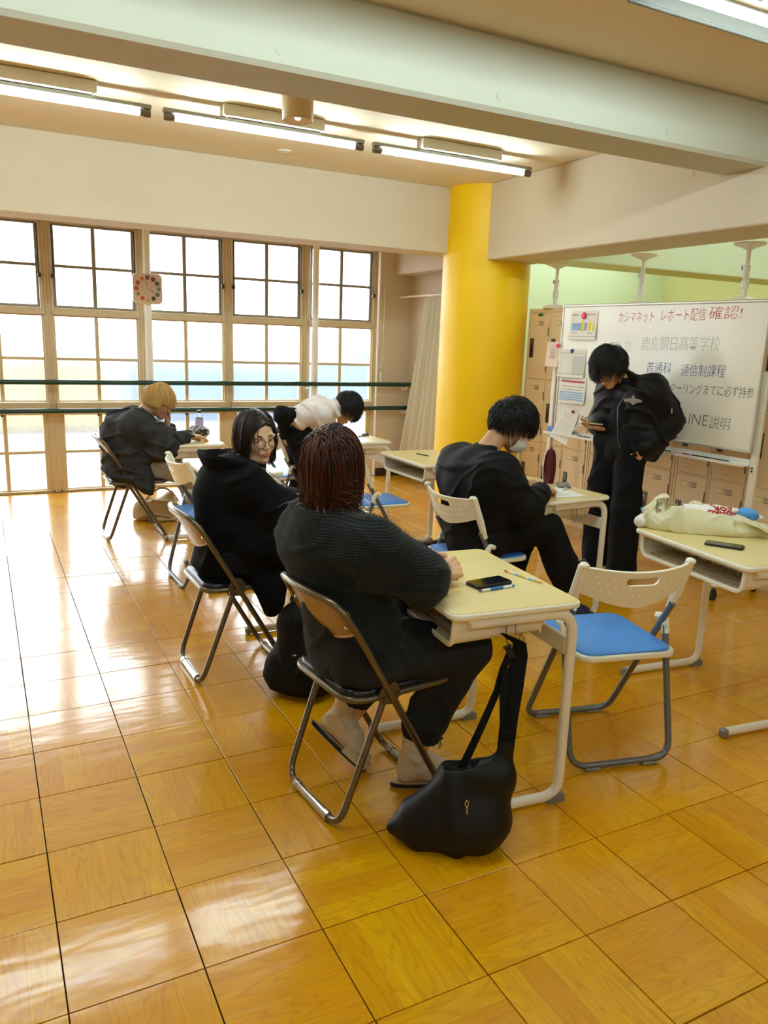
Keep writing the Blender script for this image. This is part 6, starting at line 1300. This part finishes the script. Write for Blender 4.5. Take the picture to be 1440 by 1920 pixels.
pen(2.600, 1.640, 40, 0.13, 0.004, 'pen held in the writing hand of the masked boy', [('tip', 0.012, 0.001, 0.003, m_gr), ('barrel', 0.118, 0.0042, 0.004, m_wh)], z=0.722)
t = empty('red_pouch', (2.815, 1.937, 0.7005), math.radians(-20), label='tall dark red translucent pouch with white edges standing on the desk', cat='pouch')
M_redp = mat('dark_red_vinyl', (84, 8, 16), 0.15, spec=0.7)
def pou(u, v):
    a = 2*math.pi*u; w = 0.030+0.008*math.sin(math.pi*min(1, v*1.15))*1.0; w *= 1.0 if v < 0.75 else math.sqrt(max(0.0, 1-((v-0.75)/0.25)**2))+0.02
    d = 0.020*(1-0.45*v); return (w*math.cos(a), d*math.sin(a), 0.205*v)
b = MB(); b.grid(pou, 28, 18); b.build('vinyl_body', M_redp, t)
for s in (-1, 1):
    b = MB(); b.tube([tuple(Vector(pou(0 if s > 0 else 0.5, v/18))*1.0+Vector((s*0.002, 0, 0))) for v in range(18)], 0.0028, 6); b.build('white_edge', m_wh, t)
b = MB(); b.tube([(-0.008, 0, 0.204), (-0.006, 0, 0.214), (0.006, 0, 0.214), (0.008, 0, 0.204)], 0.003, 6); b.build('tag_loop', mat('pouch_loop', (120, 30, 40), 0.5), t)
# bottle and camouflage case of the blond student
t = empty('drink_bottle', (1.425, 4.50, 0.7005), label='clear plastic bottle with lilac label on the blond student desk', cat='bottle')
m_pet = mat('clear_pet', (226, 236, 240), 0.08, trans=0.85, ior=1.25); b = MB(); b.lathe([(0.0, 0.0), (0.028, 0.0), (0.031, 0.006), (0.031, 0.11), (0.029, 0.13), (0.018, 0.158), (0.0125, 0.166), (0.0125, 0.178)], 28); b.build('bottle_body', m_pet, t)
b = MB(); b.lathe([(0.0316, 0.045), (0.0316, 0.125), (0.0300, 0.132)], 28, cap=False); b.build('lilac_label', mat('lilac_label', (190, 170, 214), 0.4), t)
b = MB(); b.lathe([(0.0, 0.176), (0.0150, 0.176), (0.0155, 0.178), (0.0155, 0.194), (0.0145, 0.196), (0.0, 0.196)], 24); b.build('cap', mat('dark_green_cap', (20, 50, 46), 0.4), t)
def camo():
    m = mat('camouflage_cloth', (90, 80, 60), 0.7); q = NT(m); tc = q.new('ShaderNodeTexCoord'); n = q.new('ShaderNodeTexNoise'); n.inputs['Scale'].default_value = 34; q.link(tc.outputs['Object'], n.inputs['Vector']); cr = q.new('ShaderNodeValToRGB'); cr.color_ramp.interpolation = 'CONSTANT'
    e = cr.color_ramp.elements; e[0].color = lin((30, 26, 24)); e[1].position = 0.46; e[1].color = lin((84, 72, 52)); x = e.new(0.54); x.color = lin((150, 140, 116)); x = e.new(0.61); x.color = lin((226, 222, 214)); q.link(n.outputs['Fac'], cr.inputs[0]); q.link(cr.outputs[0], q.n['Principled BSDF'].inputs['Base Color']); return m
t = empty('pencil_case', (0, 0, 0), label='rounded camouflage pencil case lying beside the bottle', cat='pencil case'); q = [cap((1.400, 4.30, 0.744), (1.375, 4.44, 0.740), 0.044, 0.038, 0.02), cap((1.33, 4.38, 0.73), (1.36, 4.46, 0.735), 0.032, 0.028, 0.03)]; v, f = solid(q, 0.005, 0.03, fold=(0.006, 60, 3)); shells('case_body', [(v, f)], camo(), t)
b = MB(); b.tube([(1.402+0.046*math.cos(a), 4.300-0.030*abs(math.cos(a))*0, 0.746+0.046*math.sin(a)) for a in [i*math.pi/12 for i in range(13)]], 0.0025, 6); b.build('zip', M_metalgrey, t)
b = MB(); b.lathe([(0.0, 0.0), (0.030, 0.0), (0.034, 0.006), (0.030, 0.018), (0.012, 0.024), (0.0, 0.025)], 20); o = b.build('compact_case', mat('grey_compact', (96, 94, 90), 0.3, 0.3), loc=(2.735, 4.22, 0.7005)); tagp(o, 'small round grey case on the desk by the windows', 'case')

# black shoulder bag hanging from the hook of the nearest desk
t = empty('shoulder_bag', (0, 0, 0), label='black leatherette shoulder bag standing on the floor, strap hooked to the nearest desk', cat='bag')
q = [cap((0.985, 0.225, 0.050), (1.155, 0.140, 0.075), 0.052, 0.092, 0.06), cap((1.155, 0.140, 0.080), (1.205, 0.110, 0.200), 0.095, 0.050, 0.06), cap((1.05, 0.190, 0.080), (1.150, 0.145, 0.215), 0.078, 0.045, 0.06), cap((1.00, 0.215, 0.090), (1.095, 0.170, 0.215), 0.042, 0.034, 0.06), cap((1.205, 0.112, 0.20), (1.228, 0.100, 0.330), 0.046, 0.024, 0.05, ((0.456, 0.89, 0), 0.5)), cap((1.12, 0.15, 0.245), (1.215, 0.105, 0.235), 0.030, 0.030, 0.05),
     cap((0.935, 0.250, 0.045), (1.0, 0.215, 0.050), 0.020, 0.05, 0.04), cap((1.02, 0.20, 0.275), (1.13, 0.150, 0.262), 0.03, 0.02, 0.015, None, 'sub')]
v, f = solid(q, 0.004, 0.05, fold=(0.016, 17, 17, (0.7, -0.4, 0.6)), post=lambda D, X, Y, Z: np.maximum(D, 0.002-Z)); shells('bag_body', [(v, f)], M_blackbag, t)
def strap(nm, P, w, th=0.0028, m=M_strap, side=(0.89, -0.456, 0.0)):
    P = [Vector(p) for p in P]; ws = w if isinstance(w, (list, tuple)) else [w]*len(P); sd = Vector(side).normalized(); b = MB(); n = len(P)-1
    def fn(u, v_):
        k = v_*n; i = min(int(k), n-1); f_ = k-i; ff = f_; p = P[i]*(1-ff)+P[i+1]*ff; ww = ws[i]*(1-f_)+ws[i+1]*f_
        return p+sd*(u-0.5)*ww
    b.grid(fn, 3, n*4, thick=th); return b.build(nm, m, t)
hk = Vector((1.310, 0.205-0.006-0.03, 0.600))
strap('wide_strap', [(1.222, 0.100, 0.305), (1.235, 0.110, 0.40), (1.262, 0.135, 0.50), (1.292, 0.155, 0.575), (1.290, 0.158, 0.615), (1.262, 0.165, 0.632), (1.235, 0.172, 0.648)], [0.050, 0.052, 0.060, 0.048, 0.040, 0.030, 0.012])
strap('narrow_strap', [(1.110, 0.155, 0.250), (1.165, 0.150, 0.370), (1.215, 0.150, 0.480), (1.235, 0.155, 0.545), (1.262, 0.160, 0.595)], [0.026, 0.024, 0.022, 0.022, 0.022])
strap('strap_tail', [(1.225, 0.098, 0.315), (1.215, 0.110, 0.40), (1.218, 0.125, 0.47), (1.238, 0.145, 0.55)], [0.022, 0.022, 0.020, 0.018])
b = MB(); Mx = frame((1.252, 0.150, 0.592), (0.80, -0.40, 0.45), (-0.4, 0.2, 0.9)); b.box((0, 0, 0), (0.020, 0.034, 0.008), Mx, bev=0.003); b.box((0, 0.022, 0), (0.026, 0.010, 0.010), Mx, bev=0.003); b.build('side_release_buckle', mat('black_buckle', (16, 16, 17), 0.3), t)
strap('strap_keeper', [(1.219, 0.095, 0.345), (1.223, 0.097, 0.375)], 0.034, th=0.012)
b = MB(); b.tube([(1.165, 0.085, 0.235), (1.172, 0.075, 0.215), (1.182, 0.070, 0.195)], 0.0025, 6); b.build('zip_pull', mat('black_zip', (20, 20, 20), 0.4), t)
b = MB(); b.tube([(0.965, 0.165, 0.118), (1.02, 0.115, 0.135), (1.075, 0.085, 0.148)], 0.0022, 6); b.build('pocket_seam', M_blackbag, t)
b = MB()
P0 = Vector((1.082, 0.078, 0.185)); b.tube([P0+Vector((0.006*math.cos(a), 0, 0.010*math.sin(a))) for a in [i*math.pi/7 for i in range(14)]], 0.0012, 5, closed=True)
for k in range(3): b.tube([P0+Vector((0.002+0.003*math.cos(a)*(k % 2), 0.003*math.cos(a)*((k+1) % 2), -0.014-0.008*k+0.005*math.sin(a))) for a in [i*math.pi/5 for i in range(10)]], 0.0010, 5, closed=True)
b.build('metal_clasp', mat('pale_gold_metal', (206, 190, 140), 0.25, 0.9), t)

# black backpack between the chairs
t = empty('backpack', (0, 0, 0), label='black backpack on the floor between the hooded girl and the knit sweater', cat='backpack')
q = [cap((1.075, 1.30, 0.12), (1.050, 1.315, 0.30), 0.125, 0.105, 0.06), cap((1.0, 1.34, 0.10), (1.12, 1.27, 0.10), 0.10, 0.10, 0.06), cap((0.955, 1.335, 0.07), (0.950, 1.335, 0.14), 0.045, 0.040, 0.03), cap((1.05, 1.21, 0.09), (1.05, 1.22, 0.20), 0.06, 0.05, 0.04)]
v, f = solid(q, 0.007, 0.06, fold=(0.010, 24, 19), post=lambda D, X, Y, Z: np.maximum(D, 0.002-Z)); shells('pack_body', [(v, f)], M_bpack, t)
b = MB(); b.tube([(1.02, 1.35, 0.40), (1.03, 1.36, 0.43), (1.07, 1.34, 0.43), (1.08, 1.33, 0.40)], 0.008, 8); b.build('carry_loop', M_strap, t)
b = MB(); b.box((0.985, 1.215, 0.21), (0.018, 0.006, 0.008), bev=0.002); b.tube([(0.995, 1.212, 0.208), (1.01, 1.205, 0.195), (1.03, 1.20, 0.175)], 0.002, 6); b.build('zip_pull', M_chrome, t)
# beige cloth bag behind the blond student's chair
t = empty('cloth_bag', (0, 0, 0), label='slouched beige cloth bag on the floor under the blond student', cat='bag')
q = [cap((1.02, 4.73, 0.075), (1.20, 4.68, 0.085), 0.085, 0.095, 0.05), cap((1.18, 4.69, 0.10), (1.22, 4.68, 0.20), 0.085, 0.045, 0.05), cap((1.0, 4.73, 0.06), (0.99, 4.74, 0.12), 0.06, 0.03, 0.04), cap((1.08, 4.70, 0.22), (1.16, 4.68, 0.28), 0.05, 0.06, 0.03, None, 'sub')]
v, f = solid(q, 0.006, 0.05, fold=(0.020, 26, 23), post=lambda D, X, Y, Z: np.maximum(D, 0.002-Z)); shells('bag_cloth', [(v, f)], M_beigebag, t)
b = MB(); b.grid(lambda u, v: (1.00+0.30*u, 4.66-0.03*math.sin(math.pi*u), 0.12+0.15*math.sin(math.pi*u)**0.8+0.018*(v-0.5)), 16, 2, thick=0.003); b.build('handle', M_beigebag, t)
# black bag lying on the floor by the masked boy
t = empty('duffel_bag', (0, 0, 0), label='flat black bag lying on the floor beside the masked boy chair', cat='bag')
q = [cap((2.46, 3.00, 0.055), (2.76, 2.93, 0.060), 0.055, 0.060, 0.04, ((0, 0, 1), 0.85)), cap((2.70, 2.95, 0.07), (2.82, 2.92, 0.075), 0.05, 0.035, 0.04)]
v, f = solid(q, 0.007, 0.05, fold=(0.010, 30, 29), post=lambda D, X, Y, Z: np.maximum(D, 0.002-Z)); shells('bag_body', [(v, f)], M_bpack, t)
for k, P in enumerate(([(2.72, 2.90, 0.10), (2.76, 2.88, 0.15), (2.82, 2.89, 0.13), (2.84, 2.90, 0.08)], [(2.84, 2.95, 0.09), (2.88, 2.93, 0.14), (2.91, 2.92, 0.10)])):
    b = MB(); b.tube(fillet(P, 0.03, 4), 0.008, 8); b.build('handle', M_strap, t)

# tote bag, soft toys and phone on the right-hand desk
t = empty('tote_bag', (0, 0, 0), label='cream canvas shoulder tote lying on the right-hand desk, red lettering on its top', cat='bag')
q = [cap((2.560, 0.880, 0.735), (2.800, 0.640, 0.738), 0.042, 0.040, 0.05, ((0, 0, 1), 0.85)), cap((2.620, 0.800, 0.735), (2.760, 0.640, 0.728), 0.040, 0.034, 0.05), cap((2.68, 0.88, 0.745), (2.86, 0.74, 0.742), 0.050, 0.050, 0.05), cap((2.83, 0.62, 0.722), (2.92, 0.60, 0.722), 0.032, 0.026, 0.05),
     cap((2.60, 0.90, 0.77), (2.62, 0.905, 0.80), 0.03, 0.018, 0.03), cap((2.775, 0.615, 0.752), (2.80, 0.57, 0.748), 0.016, 0.020, 0.01, None, 'sub')]
v, f = solid(q, 0.004, 0.05, fold=(0.016, 34, 33, (0.6, 0.6, 0.2)), post=lambda D, X, Y, Z: np.maximum(D, 0.7015-Z)); shells('bag_body', [(v, f)], M_canvas, t)
def stq(nm, P, w, m=M_canvas, side=(0.3, 0.3, 1)): return strap(nm, P, w, 0.003, m, side)
stq('shoulder_strap', [(2.575, 0.92, 0.765), (2.585, 0.915, 0.80), (2.615, 0.905, 0.835), (2.655, 0.905, 0.835), (2.70, 0.90, 0.79)], [0.04, 0.045, 0.05, 0.05, 0.04], side=(0.5, 0.85, 0.15))
stq('strap_end', [(2.80, 0.62, 0.775), (2.84, 0.575, 0.76), (2.90, 0.56, 0.728), (2.94, 0.585, 0.712)], [0.05, 0.06, 0.07, 0.06], side=(0.6, 0.8, 0.2))
b = MB(); b.tube([(2.573, 0.885, 0.770), (2.575, 0.888, 0.825)], 0.004, 8); b.tube([(2.575, 0.888, 0.825), (2.59, 0.87, 0.83), (2.602, 0.862, 0.815)], 0.003, 8); b.build('metal_bar', M_metalgrey, t)
b = MB(); b.tube([(2.575+0.010*math.cos(a), 0.873, 0.772+0.010*math.sin(a)) for a in [i*math.pi/8 for i in range(16)]], 0.003, 6, closed=True); b.build('brass_ring', mat('brass', (200, 160, 80), 0.25, 0.9), t)
pn = MB(); FM = frame((2.775, 0.755, 0.792), (0.80, -0.58, -0.02), (0.45, 0.62, 0.35)); pn.grid(lambda u, v: ((u-0.5)*0.235, (v-0.5)*0.088, -0.006*abs(2*u-1)**2-0.006*(2*v-1)**2), 10, 5, thick=0.002, M=FM); wp = pn.build('white_panel', mat('white_canvas', (244, 242, 236), 0.8), t)
m_rl = mat('red_lettering', (170, 24, 36), 0.6)
text_mesh('lettering', 'NIOR', 0.040, m_rl, t, FM @ Matrix.Translation((0.060, 0.026, 0.0025)) @ Matrix.Rotation(math.pi, 4, 'Z') @ Matrix.Translation((-0.045, 0, 0)), offset=0.0012, extrude=0.001)
text_mesh('lettering', 'OHRO', 0.036, m_rl, t, FM @ Matrix.Translation((0.035, -0.008, 0.0035)) @ Matrix.Rotation(math.pi, 4, 'Z') @ Matrix.Translation((-0.045, 0, 0)), offset=0.0012, extrude=0.001)
for cx, cy, rr in ((0.088, -0.018, 0.016), (0.0, 0.034, 0.010)):
    b = MB(); o_ = []
    for k in range(8): a = math.pi*k/4; r_ = rr if k % 2 == 0 else rr*0.25; o_.append((cx+r_*math.cos(a), cy+r_*math.sin(a)))
    b.prism(o_, 0.001, 0.0025, FM); b.build('star_print', m_rl, t, smooth=False)
def toy(nm, q, m, label, extra=()):
    o = empty(nm, (0, 0, 0), label=label, cat='soft toy'); v, f = solid(q, 0.004, 0.02, fold=(0.002, 60, 7)); shells('plush_body', [(v, f)], m, o)
    for n2, q2, m2 in extra: v, f = solid(q2, 0.003, 0.01); shells(n2, [(v, f)], m2, o)
m_pl = mat('white_plush', (240, 238, 232), 0.95, bump=(300, 0.6, 0.002)); m_pb2 = mat('sky_blue_plush', (90, 164, 232), 0.95, bump=(300, 0.6, 0.002))
toy('plush_toy', [cap((2.500, 0.905, 0.728), (2.585, 0.930, 0.732), 0.026, 0.032, 0.02)], m_pl, 'white soft toy lying at the left end of the tote bag', [('blue_ear', [ell((2.575, 0.955, 0.768), (0.026, 0.014, 0.010))], m_pb2)])
toy('plush_toy', [ell((2.895, 0.665, 0.785), (0.046, 0.034, 0.026), rot_az(-30, 14))], m_pb2, 'sky blue soft toy with white ends on the right of the tote bag', [('white_foot', [ell((2.940, 0.640, 0.768), (0.018, 0.013, 0.012))], m_pl), ('white_paw', [ell((2.850, 0.700, 0.795), (0.018, 0.014, 0.012))], m_pl), ('blue_fin', [ell((2.890, 0.640, 0.775), (0.012, 0.010, 0.020))], m_pb2)])
phone(2.590, 0.525, -58, 'black phone lying in front of the cream tote bag')
